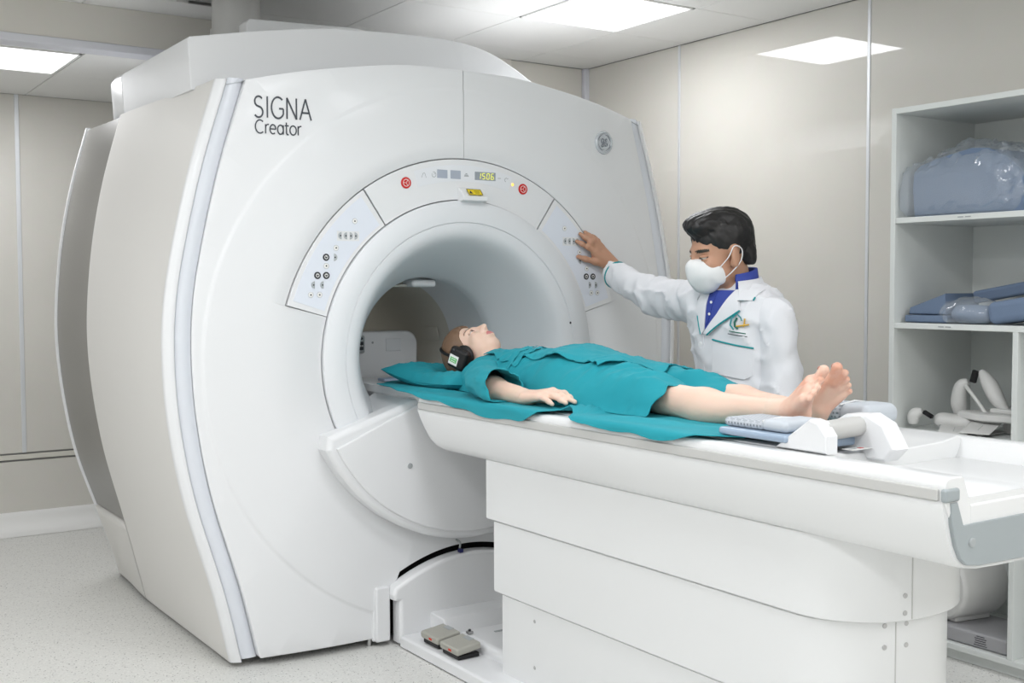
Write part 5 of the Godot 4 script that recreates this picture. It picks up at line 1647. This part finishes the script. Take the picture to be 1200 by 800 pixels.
	for i in 101:
		var v := i / 100.0
		var row := []
		for j in 57:
			var u := -1.0 + j / 28.0
			var z0 := 0.262 + 0.02 * cos(u * PI) - 0.03 * smooth01(0.5, 1.0, absf(u))
			var z1 := 1.262 + 0.05 * (u + 1.0) + 0.012 * sin(u * 14.0)
			var z := lerpf(z0, z1, v)
			var w := tab(HALFW, z) * 1.015
			var x := w * signf(u) * pow(absf(u), 0.8)
			var y := gown_y(x, z)
			if absf(u) > 0.93: y = lerpf(y, 0.9385, (absf(u) - 0.93) / 0.07)
			row.append(Vector3(x, y + 0.001, z))
		rows.append(row)
	part("gown", cloth(rows, -0.0025), gown, t)
	rows = []
	for i in 71:
		var v := i / 70.0
		var row := []
		for j in 33:
			var u := j / 32.0
			var xe := -0.125 + 0.035 * smooth01(0.45, 0.25, lerpf(0.27, 1.0, v)) + 0.010 * sin(v * 16.0)
			var x := lerpf(xe, 0.16, u)
			var z1 := 0.965 + 0.13 * smooth01(0.0, 0.5, u) + 0.014 * sin(u * 16.0)
			var z := lerpf(0.275, z1, v)
			var lift := 0.006 + 0.006 * (0.5 + 0.5 * sin(v * 21.0 + u * 3.0)) * pow(1.0 - u, 3) + 0.010 * smooth01(0.9, 1.0, v) * (0.5 + 0.5 * sin(u * 15.0))
			lift += 0.014 * exp(-pow((v - 0.70) / 0.10, 2)) * pow(1.0 - u, 2)
			row.append(Vector3(x, gown_y(x, z) + lift, z))
		rows.append(row)
	part("gown_front", cloth(rows, -0.003), gown, t)
	for k in 2:
		rows = []
		for i in 29:
			var u := i / 28.0
			var x := lerpf(-0.03, [-0.165, -0.15][k], u)
			var row := []
			for j in 7:
				var z: float = [0.485, 0.535][k] + 0.0055 * j + 0.014 * u * [1.0, -0.6][k] + 0.004 * sin(u * 9.0)
				var y := gown_y(x, z) + 0.009 * (1.0 - smooth01(0.72, 0.85, u)) + 0.004
				row.append(Vector3(x, y, z))
			rows.append(row)
		part("tie", cloth(rows, 0.002), gown, t)
	for s in [-1.0, 1.0]:
		var path := spline([Vector3(s * 0.10, 1.000, 0.345), Vector3(s * 0.165, 1.003, 0.400), Vector3(s * 0.215, 0.990, 0.475), Vector3(s * 0.248, 0.984, 0.570), Vector3(s * 0.262, 0.984, 0.660)], 6)
		var rr := []
		for layer in 2:
			for i in path.size():
				var k: int = i if layer == 0 else path.size() - 1 - i
				var d: Vector3 = (path[min(k + 1, path.size() - 1)] - path[max(k - 1, 0)]).normalized()
				var sx := d.cross(Vector3.UP).normalized()
				var sy := sx.cross(d)
				var q := float(k) / (path.size() - 1)
				var ring := []
				for j in 32:
					var a := TAU * j / 32.0
					var r := (0.056 + 0.012 * q - (0.0025 if layer == 1 else 0.0)) * (1.0 + 0.06 * sin(a * 3.0 + q * 5.0) * q + 0.045 * sin(q * 17.0 + a * 2.0) + 0.16 * wn.get_noise_3d(cos(a) * 1.6, sin(a) * 1.6 + q * 1.5, q * 3.2 + s))
					var sq := 0.80
					var pos: Vector3 = path[k] + sx * cos(a) * r + sy * sin(a) * r * sq - d * 0.018 * sin(a) * q
					pos.y = maxf(pos.y, 0.9385 + (0.0 if layer == 0 else 0.002))
					ring.append(pos)
				rr.append(ring)
		st = ST()
		sheet(st, rr, false, true, 0)
		part("sleeve", done(st), gown, t)
	# ---- headphones
	var ph := thing("headphones", "black padded headphones with green and white label on patient's head", "headphones")
	for s in [-1.0, 1.0]:
		var c: Vector3 = Vector3(s * 0.094, -0.012, -0.020) * f
		var cup := part("ear_cup", rbox(0.034, 0.082, 0.078, 0.013, 3), M.black, ph, H * Transform3D(Basis.from_euler(Vector3(0.1, 0, 0)), c))
		part("cushion", sdf_mesh([ell(Vector3(-s * 0.018, -0.006, 0.010), Vector3(0.016, 0.043, 0.042))], 0.005, 0.01), M.black, cup)
		part("label_sticker", rbox(0.0008, 0.040, 0.036, 0.0003), M.key_white, cup, at(s * 0.0172, 0.012, -0.008))
		part("label_print", rbox(0.0008, 0.030, 0.018, 0.0003), mat(Color(0.35, 0.75, 0.40), 0.5), cup, at(s * 0.0178, 0.012, -0.008))
		for k in 2: part("label_line", rbox(0.0006, 0.022, 0.0025, 0.0002), M.key_white, cup, at(s * 0.0184, 0.012, -0.012 + 0.008 * k))
		part("knob", disc(0.004, 0.006, 0.001, 10), M.dark, cup, Transform3D(Basis(Vector3(0, 1, 0), s * PI / 2), Vector3(s * 0.016, 0.020, 0.028)))
	var band := []
	for i in 25:
		var a := PI * i / 24.0
		band.append(H * (Vector3(cos(a) * 0.094, 0.03 + sin(a) * 0.098, -0.022) * f))
	part("headband", tube(band, 0.006, 8), M.black, ph)
	# ---- positioning pads at the foot end
	var blue := mat(Color(0.60, 0.67, 0.75), 0.25)
	var meshm := mat(Color.WHITE, 0.8)
	var im := Image.create(128, 128, true, Image.FORMAT_RGB8)
	im.fill(Color(0.76, 0.78, 0.80))
	for i in 8:
		for j in 8: im.fill_rect(Rect2i(i * 16 + (8 if j % 2 else 0) % 16, j * 16, 8, 8), Color(0.50, 0.53, 0.56))
	im.generate_mipmaps()
	meshm.albedo_texture = ImageTexture.create_from_image(im)
	meshm.uv1_triplanar = true
	meshm.uv1_world_triplanar = true
	meshm.uv1_scale = Vector3.ONE * 12.0
	var grey := mat(Color(0.76, 0.785, 0.81), 0.7)
	var p1 := thing("vinyl_pad", "flat glossy blue grey pad under the mesh cushion near patient's feet", "pad", Vector3(-0.20, 0.938, 1.735))
	part("pad", rbox(0.15, 0.018, 0.22, 0.008, 3), blue, p1, at(0, 0.0092, 0))
	var p2 := thing("mesh_cushion", "grey mesh cushion with plain rolled end beside the patient's near foot", "cushion", Vector3(-0.185, 0.9565, 1.735))
	part("mesh_part", rbox(0.13, 0.022, 0.13, 0.010, 3), meshm, p2, at(0, 0.0112, -0.05))
	part("plain_end", rbox(0.135, 0.028, 0.08, 0.013, 3), grey, p2, at(0, 0.0142, 0.05))
	part("piping", tube([Vector3(-0.064, 0.022, 0.014), Vector3(0, 0.0275, 0.014), Vector3(0.064, 0.022, 0.014)], 0.003, 6), M.white, p2)
	var p3 := thing("mesh_cushion", "grey cushion with rounded end behind the patient's far foot", "cushion", Vector3(0.185, 0.9375, 1.66))
	part("mesh_part", rbox(0.13, 0.050, 0.12, 0.02, 3), meshm, p3, at(0, 0.0255, -0.05))
	part("plain_end", rbox(0.135, 0.056, 0.10, 0.025, 3), grey, p3, at(0, 0.0285, 0.05))
	part("piping", tube([Vector3(-0.06, 0.05, 0.005), Vector3(0, 0.058, 0.005), Vector3(0.06, 0.05, 0.005)], 0.003, 6), M.white, p3)
	var p4 := thing("vinyl_pad", "blue grey pad under the pull handle at the cradle end", "pad", Vector3(-0.13, 0.929, 1.86))
	part("pad", rbox(0.12, 0.03, 0.10, 0.008, 3), blue, p4, at(0, 0.0152, 0))
	var ls := thing("warning_label", "small printed label with red mark on the cradle end", "label", Vector3(-0.15, 0.9285, 1.945))
	part("card", rbox(0.07, 0.001, 0.03, 0.0003), M.key_white, ls)
	part("mark", rbox(0.014, 0.0006, 0.010, 0.0002), M.red, ls, at(0.012, 0.0008, 0))
	part("print", rbox(0.022, 0.0006, 0.006, 0.0002), M.grey, ls, at(-0.015, 0.0008, 0))
# ---------------------------------------------------------------- the doctor
func skin_mat(c: Color) -> StandardMaterial3D:
	var m := mat(Color.WHITE, 0.5)
	m.vertex_color_use_as_albedo = true
	m.subsurf_scatter_enabled = true
	m.subsurf_scatter_strength = 0.12
	return m
func lin(c: Color) -> Color: return c.srgb_to_linear()
func build_doctor() -> void:
	var t := thing("person", "person in white lab coat and face mask touching the scanner controls", "person")
	var nz := FastNoiseLite.new()
	nz.seed = 11
	nz.frequency = 1.0
	nz.fractal_octaves = 2
	var Lx := Vector3(0.078, 0, 0.997).normalized()
	var F := Vector3(-0.997, 0, 0.078).normalized()
	var B := Basis(Lx, Vector3.UP, F)
	var rsh := Vector3(0.570, 1.245, 0.668)
	var lsh := Vector3(0.594, 1.208, 0.995)
	var rel := Vector3(0.592, 1.258, 0.410)
	var rwr := Vector3(0.612, 1.352, 0.128)
	var lel := Vector3(0.606, 0.985, 1.020)
	var lwr := Vector3(0.535, 0.775, 1.060)
	var coat := [
		ell(Vector3(0.588, 1.13, 0.838), Vector3(0.178, 0.185, 0.122), B),
		cap(rsh + Vector3(0, -0.005, 0.03), lsh + Vector3(0, 0.0, -0.04), 0.070, 0.066), cap(Vector3(0.582, 1.245, 0.80), Vector3(0.588, 1.225, 0.93), 0.072, 0.066),
		ell(Vector3(0.592, 0.95, 0.848), Vector3(0.165, 0.21, 0.120), B),
		ell(Vector3(0.597, 0.76, 0.856), Vector3(0.182, 0.25, 0.135), B),
		ell(Vector3(0.600, 0.62, 0.856), Vector3(0.190, 0.22, 0.140), B),
		cap(rsh + Vector3(0, -0.008, 0.02), rsh.lerp(rel, 0.35), 0.074, 0.068)]
	var sl_r := [cap(rsh, rel, 0.076, 0.065), cap(rel, rwr, 0.061, 0.048)]
	var sl_l := [cap(lsh + Vector3(0, -0.004, 0.0), lel, 0.068, 0.061), cap(lel, lwr, 0.062, 0.052)]
	var kc := 0.05
	var arm := (rwr - rel).normalized()
	var larm := (lwr - lel).normalized()
	var disp := func(p: Vector3) -> float:
		var a := nz.get_noise_3d(p.x * 7.0, p.y * 4.0, p.z * 7.0)
		var s := 0.0
		# drag folds from the raised arm across the chest and along the sleeves
		if p.z < 0.72: s = 0.0045 * sin(p.z * 62.0 + p.y * 30.0 + a * 3.0)
		else: s = 0.0030 * sin((p.z - p.y * 0.8) * 46.0 + a * 5.0)
		var rg := 1.0 - absf(nz.get_noise_3d(p.x * 5.0 + p.y * 4.0 + 9.0, p.y * 3.2 - p.z * 2.0, p.z * 5.0 + p.y * 3.0))
		return 0.008 * a + s * 0.7 - 0.010 * pow(rg, 8.0)
	var cm := mat(Color(0.885, 0.89, 0.905), 0.75)
	cm.normal_enabled = true
	cm.normal_texture = noise_tex(0.25, 256, [], 3, FastNoiseLite.TYPE_SIMPLEX_SMOOTH, 1.2)
	cm.normal_scale = 0.15
	cm.uv1_triplanar = true
	cm.uv1_world_triplanar = true
	cm.uv1_scale = Vector3.ONE * 8.0
	var teal := mat(Color(0.05, 0.58, 0.60), 0.6)
	var coat_mesh := sdf_mesh(coat, 0.0095, kc, [], 0.01, [[Vector3(0.6, 0.52, 0.85), Vector3.DOWN]], disp)
	# ---- body under the clothes: one mesh
	var hf := 1.12
	var Fh := Vector3(-0.935, -0.25, -0.25).normalized()
	var Uh := (Vector3(-0.10, 1, 0.03) - Fh * Vector3(-0.10, 1, 0.03).dot(Fh)).normalized()
	var H := Transform3D(Basis(Uh.cross(Fh), Uh, Fh), Vector3(0.522, 1.418, 0.814))
	var skin := lin(Color(0.74, 0.565, 0.465))
	var hair_c := lin(Color(0.10, 0.085, 0.08))
	var hp := head_prims(hf, H.affine_inverse() * Vector3(0.585, 1.25, 0.836), false) + head_ears(hf)
	var face_col := func(p: Vector3) -> Color:
		var q := p / hf
		var c := skin
		var br := Vector2((absf(q.x) - 0.033) / 0.021, (q.y - 0.021 + absf(q.x - 0.03) * 0.05) / 0.0048)
		if q.z > 0.06 and br.length() < 1.0: c = hair_c
		var ey := Vector2((absf(q.x) - 0.031) / 0.014, (q.y - 0.000) / 0.0036)
		if q.z > 0.06 and ey.length() < 1.0: c = lin(Color(0.12, 0.09, 0.08))
		return c
	var socks := [ell(Vector3(0.031, 0.000, 0.096) * hf, Vector3(0.014, 0.010, 0.014) * hf), ell(Vector3(-0.031, 0.000, 0.096) * hf, Vector3(0.014, 0.010, 0.014) * hf)]
	var head := sdf_mesh(hp, 0.0042, 0.016, socks, 0.012, [], null, face_col)
	var plain := func(_p: Vector3) -> Color: return skin
	# right hand pressed on the control panel
	var hand := []
	hand += [cap(rwr + arm * -0.06, Vector3(0.672, 1.380, 0.052), 0.030, 0.026)]
	hand += [cap(Vector3(0.668, 1.384, 0.050), Vector3(0.600, 1.436, 0.034), 0.024, 0.016), cap(Vector3(0.676, 1.392, 0.050), Vector3(0.624, 1.456, 0.034), 0.024, 0.016), cap(Vector3(0.664, 1.376, 0.048), Vector3(0.596, 1.428, 0.032), 0.018, 0.013)]
	var kn := 0.010
	var fing := finger([Vector3(0.594, 1.434, 0.036), Vector3(0.560, 1.456, 0.034), Vector3(0.537, 1.469, 0.024), Vector3(0.520, 1.479, 0.014)], 0.0105, 0.0078)
	fing += finger([Vector3(0.606, 1.446, 0.038), Vector3(0.573, 1.476, 0.038), Vector3(0.551, 1.495, 0.026), Vector3(0.537, 1.509, 0.014)], 0.0105, 0.0080)
	fing += finger([Vector3(0.617, 1.454, 0.037), Vector3(0.591, 1.485, 0.036), Vector3(0.573, 1.503, 0.025), Vector3(0.561, 1.516, 0.014)], 0.0102, 0.0078)
	fing += finger([Vector3(0.630, 1.458, 0.034), Vector3(0.614, 1.482, 0.030), Vector3(0.603, 1.495, 0.021), Vector3(0.596, 1.504, 0.013)], 0.0092, 0.0070)
	fing += finger([Vector3(0.655, 1.384, 0.040), Vector3(0.600, 1.398, 0.032), Vector3(0.556, 1.409, 0.022), Vector3(0.526, 1.418, 0.015)], 0.0150, 0.0085)
	hand += fing
	var hand_mesh := sdf_mesh(hand, 0.0035, kn, [], 0.01, [], null, plain)
	# left hand hanging, half closed
	var lh := [cap(lwr - larm * 0.05, lwr + larm * 0.03, 0.030, 0.026)]
	var lb := Basis(larm.cross(Vector3(0.2, 0, 1)).normalized(), larm, Vector3(0.2, 0, 1)).orthonormalized()
	for i in 4:
		var o := (i - 1.5) * 0.020
		var k0: Vector3 = lwr + larm * 0.095 + lb.z * o
		lh.append(cap(lwr + larm * 0.02 + lb.z * o * 0.6, k0, 0.022, 0.013))
		lh += finger([k0, k0 + larm * 0.035 - lb.x * 0.008, k0 + larm * 0.055 - lb.x * 0.026, k0 + larm * 0.058 - lb.x * 0.044], 0.0105, 0.008)
	lh += finger([lwr + larm * 0.03 - lb.z * 0.025, lwr + larm * 0.07 - lb.z * 0.045 - lb.x * 0.015, lwr + larm * 0.105 - lb.z * 0.040 - lb.x * 0.035], 0.014, 0.009)
	var lhand_mesh := sdf_mesh(lh, 0.004, kn, [], 0.01, [], null, plain)
	var body := [
		ell(Vector3(0.588, 1.13, 0.838), Vector3(0.158, 0.165, 0.100), B), cap(rsh + Vector3(0, -0.01, 0.03), lsh + Vector3(0, -0.01, -0.03), 0.050, 0.050),
		ell(Vector3(0.592, 0.95, 0.848), Vector3(0.145, 0.18, 0.098), B), ell(Vector3(0.597, 0.82, 0.856), Vector3(0.158, 0.12, 0.105), B),
		cap(Vector3(0.582, 1.24, 0.836), H * (Vector3(0, -0.07, -0.03) * hf), 0.062, 0.055),
		cap(rsh, rel, 0.050, 0.042), cap(rel, rwr, 0.040, 0.030), cap(lsh, lel, 0.050, 0.042), cap(lel, lwr, 0.040, 0.030)]
	for s in [-1.0, 1.0]:
		var hip: Vector3 = Vector3(0.60, 0.80, 0.856) + Lx * s * 0.085
		var knee: Vector3 = Vector3(0.595, 0.44, 0.856) + Lx * s * 0.10
		var ank: Vector3 = Vector3(0.625, 0.085, 0.856) + Lx * s * 0.11
		body += [cap(hip, knee, 0.078, 0.054), cap(knee, ank, 0.050, 0.036), cap(ank + Vector3(0, -0.04, 0), ank + F * 0.14 + Vector3(0, -0.055, 0), 0.034, 0.024)]
	var body_mesh := sdf_mesh(body, 0.013, 0.03, [], 0.01, [], null, plain)
	var whole := join([[body_mesh, Transform3D.IDENTITY], [head, H], [hand_mesh, Transform3D.IDENTITY], [lhand_mesh, Transform3D.IDENTITY]])
	part("body", whole, skin_mat(skin), t)
	# ---- eyes
	for s in [-1.0, 1.0]:
		var eb := SphereMesh.new()
		eb.radius = 0.0105 * hf
		eb.height = 0.021 * hf
		eb.radial_segments = 20
		eb.rings = 12
		var e := part("eye", eb, mat(Color(0.74, 0.71, 0.68), 0.25), t, H * Transform3D(Basis.IDENTITY, Vector3(s * 0.031, -0.001, 0.0715) * hf))
		part("iris", disc(0.0055 * hf, 0.0012, 0.0004, 16), mat(Color(0.10, 0.06, 0.04), 0.15), e, xf(Vector3(0, -0.004, 0.0094) * hf, Vector3(22, 0, 0)))
		part("eyelid", sdf_mesh([ell(Vector3.ZERO, Vector3(0.0150, 0.0052, 0.0125) * hf)], 0.0022, 0.004, [], 0.004, [], null, plain), skin_mat(skin), e, at(0, 0.0046 * hf, 0.0007))
		part("eyelid", sdf_mesh([ell(Vector3.ZERO, Vector3(0.0150, 0.0045, 0.0120) * hf)], 0.0022, 0.004, [], 0.004, [], null, plain), skin_mat(skin), e, at(0, -0.0072 * hf, 0.0))
	# ---- hair
	var hr := [ell(Vector3(0, 0.046, -0.021) * hf, Vector3(0.0785, 0.085, 0.1005) * hf), ell(Vector3(0, 0.098, 0.022) * hf, Vector3(0.062, 0.034, 0.078) * hf), ell(Vector3(0, -0.022, -0.075) * hf, Vector3(0.060, 0.060, 0.036) * hf), ell(Vector3(0.01, 0.086, 0.066) * hf, Vector3(0.045, 0.022, 0.024) * hf)]
	var hs := [ell(Vector3(0, -0.048, 0.100) * hf, Vector3(0.100, 0.098, 0.078) * hf), ell(Vector3(0.085, -0.035, 0.006) * hf, Vector3(0.032, 0.045, 0.026) * hf), ell(Vector3(-0.085, -0.035, 0.006) * hf, Vector3(0.032, 0.045, 0.026) * hf), ell(Vector3(0, -0.115, -0.05) * hf, Vector3(0.1, 0.065, 0.09) * hf)]
	var hd := func(p: Vector3) -> float:
		return 0.0014 * sin(p.x * 300.0 + 3.0 * nz.get_noise_3d(p.x * 30, p.y * 30, p.z * 30) + p.z * 60.0) + 0.003 * nz.get_noise_3d(p.x * 24, p.y * 24, p.z * 14)
	part("hair", sdf_mesh(hr, 0.0042, 0.02, hs, 0.008, [], hd), mat(Color(0.085, 0.075, 0.075), 0.45), t, H)
	# ---- face mask with ear loops
	var mk := [ell(Vector3(0, -0.050, 0.066) * hf, Vector3(0.060, 0.050, 0.050) * hf), ell(Vector3(0, -0.046, 0.098) * hf, Vector3(0.016, 0.040, 0.026) * hf), ell(Vector3(0, -0.086, 0.064) * hf, Vector3(0.044, 0.030, 0.040) * hf), ell(Vector3(0, -0.022, 0.094) * hf, Vector3(0.020, 0.014, 0.024) * hf), ell(Vector3(0.050, -0.060, 0.040) * hf, Vector3(0.012, 0.030, 0.022) * hf), ell(Vector3(-0.050, -0.060, 0.040) * hf, Vector3(0.012, 0.030, 0.022) * hf)]
	var mko := part("face_mask", sdf_mesh(mk, 0.0042, 0.02), mat(Color(0.90, 0.905, 0.905), 0.7), t, H)
	for s in [-1.0, 1.0]:
		part("ear_loop", tube(spline([Vector3(s * 0.058, -0.040, 0.045) * hf, Vector3(s * 0.078, -0.012, 0.018) * hf, Vector3(s * 0.081, 0.016, -0.006) * hf, Vector3(s * 0.083, 0.002, -0.028) * hf, Vector3(s * 0.082, -0.030, -0.020) * hf, Vector3(s * 0.075, -0.056, 0.010) * hf, Vector3(s * 0.056, -0.076, 0.036) * hf], 5), 0.0020, 6), M.white, mko)
	# ---- coat and its details
	var co := part("lab_coat", coat_mesh, cm, t)
	part("sleeve", sdf_mesh(sl_r, 0.008, 0.03, [], 0.01, [[rwr, arm]], disp), cm, co)
	part("sleeve", sdf_mesh(sl_l, 0.008, 0.03, [], 0.01, [[lwr, larm]], disp), cm, co)
	var o := Vector3(0.588, 1.12, 0.838)
	var dir := -F
	var shirt := mat(Color(0.20, 0.27, 0.60), 0.7)
	part("shirt_front", patch(coat, kc, o, Lx, Vector3.UP, dir, [Vector2(-0.040, 0.165), Vector2(-0.045, 0.115), Vector2(-0.038, 0.035), Vector2(-0.030, 0.03), Vector2(0.02, 0.10), Vector2(0.075, 0.165)], 0.010, 0.012), shirt, t)
	part("placket", patch(coat, kc, o, Lx, Vector3.UP, dir, [Vector2(-0.022, 0.160), Vector2(-0.034, 0.045), Vector2(-0.022, 0.060), Vector2(-0.006, 0.160)], 0.0125, 0.004), shirt, t)
	for v in [0.125, 0.085]:
		var bp := hit(coat, kc, o + Lx * -0.020 + Vector3.UP * v + F * 0.3, dir)
		part("shirt_button", disc(0.005, 0.002, 0.0006, 12), M.key_white, t, Transform3D(Basis(Lx, Vector3.UP, F), bp + F * 0.013))
	part("lapel", patch(coat, kc, o, Lx, Vector3.UP, dir, [Vector2(0.062, 0.168), Vector2(0.012, 0.085), Vector2(-0.040, 0.020), Vector2(-0.020, 0.014), Vector2(0.030, 0.052), Vector2(0.100, 0.098), Vector2(0.084, 0.132), Vector2(0.135, 0.132), Vector2(0.140, 0.168)], 0.014, 0.010), cm, co)
	part("lapel", patch(coat, kc, o, Lx, Vector3.UP, dir, [Vector2(-0.040, 0.168), Vector2(-0.042, 0.11), Vector2(-0.036, 0.03), Vector2(-0.052, 0.016), Vector2(-0.080, 0.075), Vector2(-0.090, 0.11), Vector2(-0.080, 0.168)], 0.014, 0.010), cm, co)
	part("piping", tube(on_surface(coat, kc, o, Lx, Vector3.UP, dir, [Vector2(0.100, 0.098), Vector2(0.030, 0.052), Vector2(-0.022, 0.014)], 0.0145), 0.0030, 6), teal, co)
	part("piping", tube(on_surface(coat, kc, o, Lx, Vector3.UP, dir, [Vector2(0.137, 0.132), Vector2(0.138, 0.142)], 0.0150), 0.0030, 6), teal, co)
	part("piping", tube(on_surface(coat, kc, o, Lx, Vector3.UP, dir, [Vector2(-0.082, 0.078), Vector2(-0.054, 0.016)], 0.0140), 0.0026, 6), teal, co)
	part("pocket", patch(coat, kc, o, Lx, Vector3.UP, dir, [Vector2(0.006, -0.002), Vector2(0.142, -0.028), Vector2(0.135, -0.118), Vector2(0.115, -0.130), Vector2(0.0, -0.112)], 0.0145, 0.014), cm, co)
	part("piping", tube(on_surface(coat, kc, o, Lx, Vector3.UP, dir, [Vector2(0.006, 0.0), Vector2(0.142, -0.026)], 0.0165), 0.0030, 6), teal, co)
	part("front_edge", tube(on_surface(coat, kc, o, Lx, Vector3.UP, dir, [Vector2(-0.050, 0.012), Vector2(-0.048, -0.20), Vector2(-0.046, -0.42)], 0.003), 0.0030, 6), cm, co)
	for v in [-0.02, -0.13, -0.24]:
		var bp := hit(coat, kc, o + Lx * -0.066 + Vector3.UP * v + F * 0.3, dir)
		part("coat_button", disc(0.009, 0.004, 0.001, 14), M.white, co, Transform3D(Basis(Lx, Vector3.UP, F), bp + F * 0.002))
	# chest emblem: teal and green arcs, gold bars, two lines of print
	var gold := mat(Color(0.85, 0.68, 0.25), 0.5)
	var green := mat(Color(0.13, 0.42, 0.36), 0.5)
	var em := [[teal, [Vector2(0.088, 0.086), Vector2(0.074, 0.070), Vector2(0.072, 0.050), Vector2(0.084, 0.036)], 0.0024], [green, [Vector2(0.094, 0.074), Vector2(0.086, 0.060), Vector2(0.088, 0.046), Vector2(0.098, 0.038)], 0.0034], [teal, [Vector2(0.092, 0.088), Vector2(0.106, 0.076), Vector2(0.110, 0.064)], 0.0018], [gold, [Vector2(0.092, 0.046), Vector2(0.132, 0.052)], 0.0030], [gold, [Vector2(0.120, 0.072), Vector2(0.116, 0.044)], 0.0026], [green, [Vector2(0.070, 0.030), Vector2(0.122, 0.022)], 0.0018], [M.dark, [Vector2(0.066, 0.021), Vector2(0.126, 0.012)], 0.0014]]
	var badge := Node3D.new()
	badge.name = "chest_emblem"
	co.add_child(badge)
	for e in em: part("emblem_stroke", tube(on_surface(coat, kc, o, Lx, Vector3.UP, dir, e[1], 0.0165, 0.006), e[2], 6), e[0], badge)
	# cuff and cuff piping
	var cuff := []
	for i in 25:
		var a := TAU * i / 24.0
		var s1 := arm.cross(Vector3.UP).normalized()
		var s2 := s1.cross(arm)
		cuff.append([s1 * cos(a) + s2 * sin(a)])
	var line := []
	for i in 25:
		var q: Vector3 = rwr - arm * 0.024
		line.append(q + cuff[i][0] * 0.0525)
	part("cuff_piping", tube(line, 0.0036, 6, false), teal, co)
	# coat collar round the neck, shirt collar inside it
	var nb := Vector3(0.578, 1.298, 0.834)
	for layer in 2:
		var rows := []
		for i in 25:
			var a := deg_to_rad(lerpf(-128, 128, i / 24.0)) # 0 is the nape
			var d: Vector3 = -F * cos(a) + Lx * sin(a)
			var back := 0.5 + 0.5 * cos(a)
			var row := []
			var r0: float = [0.068, 0.082][layer]
			var top: float = [0.052, 0.036][layer] * (0.35 + 0.65 * back) + [0.012, -0.004][layer]
			var fw: Vector3 = F * [0.026, 0.018][layer] * (1.0 - back)
			row.append(nb + d * (r0 - 0.004) + fw + Vector3(0, top - 0.02, 0))
			row.append(nb + d * r0 + fw + Vector3(0, top, 0))
			row.append(nb + d * (r0 + 0.006) + fw + Vector3(0, top + 0.002, 0))
			row.append(nb + d * (r0 + [0.010, 0.018][layer]) + fw * 1.1 + Vector3(0, top - 0.026, 0))
			row.append(nb + d * (r0 + [0.012, 0.036][layer]) + fw * 1.2 + Vector3(0, top - 0.058, 0))
			rows.append(row)
		part(["shirt_collar", "coat_collar"][layer], cloth(rows, 0.003), [shirt, cm][layer], t)
		if layer == 1:
			var edge := []
			for r in rows: edge.append(r[4])
			part("piping", tube(edge.slice(2, 25), 0.0032, 6), teal, co)
	# ---- trousers and shoes, hidden behind the table
	var tr := []
	for s in [-1.0, 1.0]:
		var hip: Vector3 = Vector3(0.60, 0.80, 0.856) + Lx * s * 0.085
		var knee: Vector3 = Vector3(0.595, 0.44, 0.856) + Lx * s * 0.10
		var ank: Vector3 = Vector3(0.625, 0.10, 0.856) + Lx * s * 0.11
		tr += [cap(hip, knee, 0.092, 0.070), cap(knee, ank, 0.068, 0.060)]
	part("trousers", sdf_mesh(tr, 0.014, 0.02), mat(Color(0.10, 0.11, 0.15), 0.8), t)
	for s in [-1.0, 1.0]:
		var ank: Vector3 = Vector3(0.625, 0.05, 0.856) + Lx * s * 0.11
		part("shoe", sdf_mesh([cap(ank, ank + F * 0.17 + Vector3(0, -0.012, 0), 0.048, 0.037), cap(ank + Vector3(0.03, -0.01, 0), ank + F * 0.02, 0.04, 0.045)], 0.010, 0.03, [], 0.01, [[Vector3(0, 0.004, 0), Vector3.DOWN]]), M.black, t)
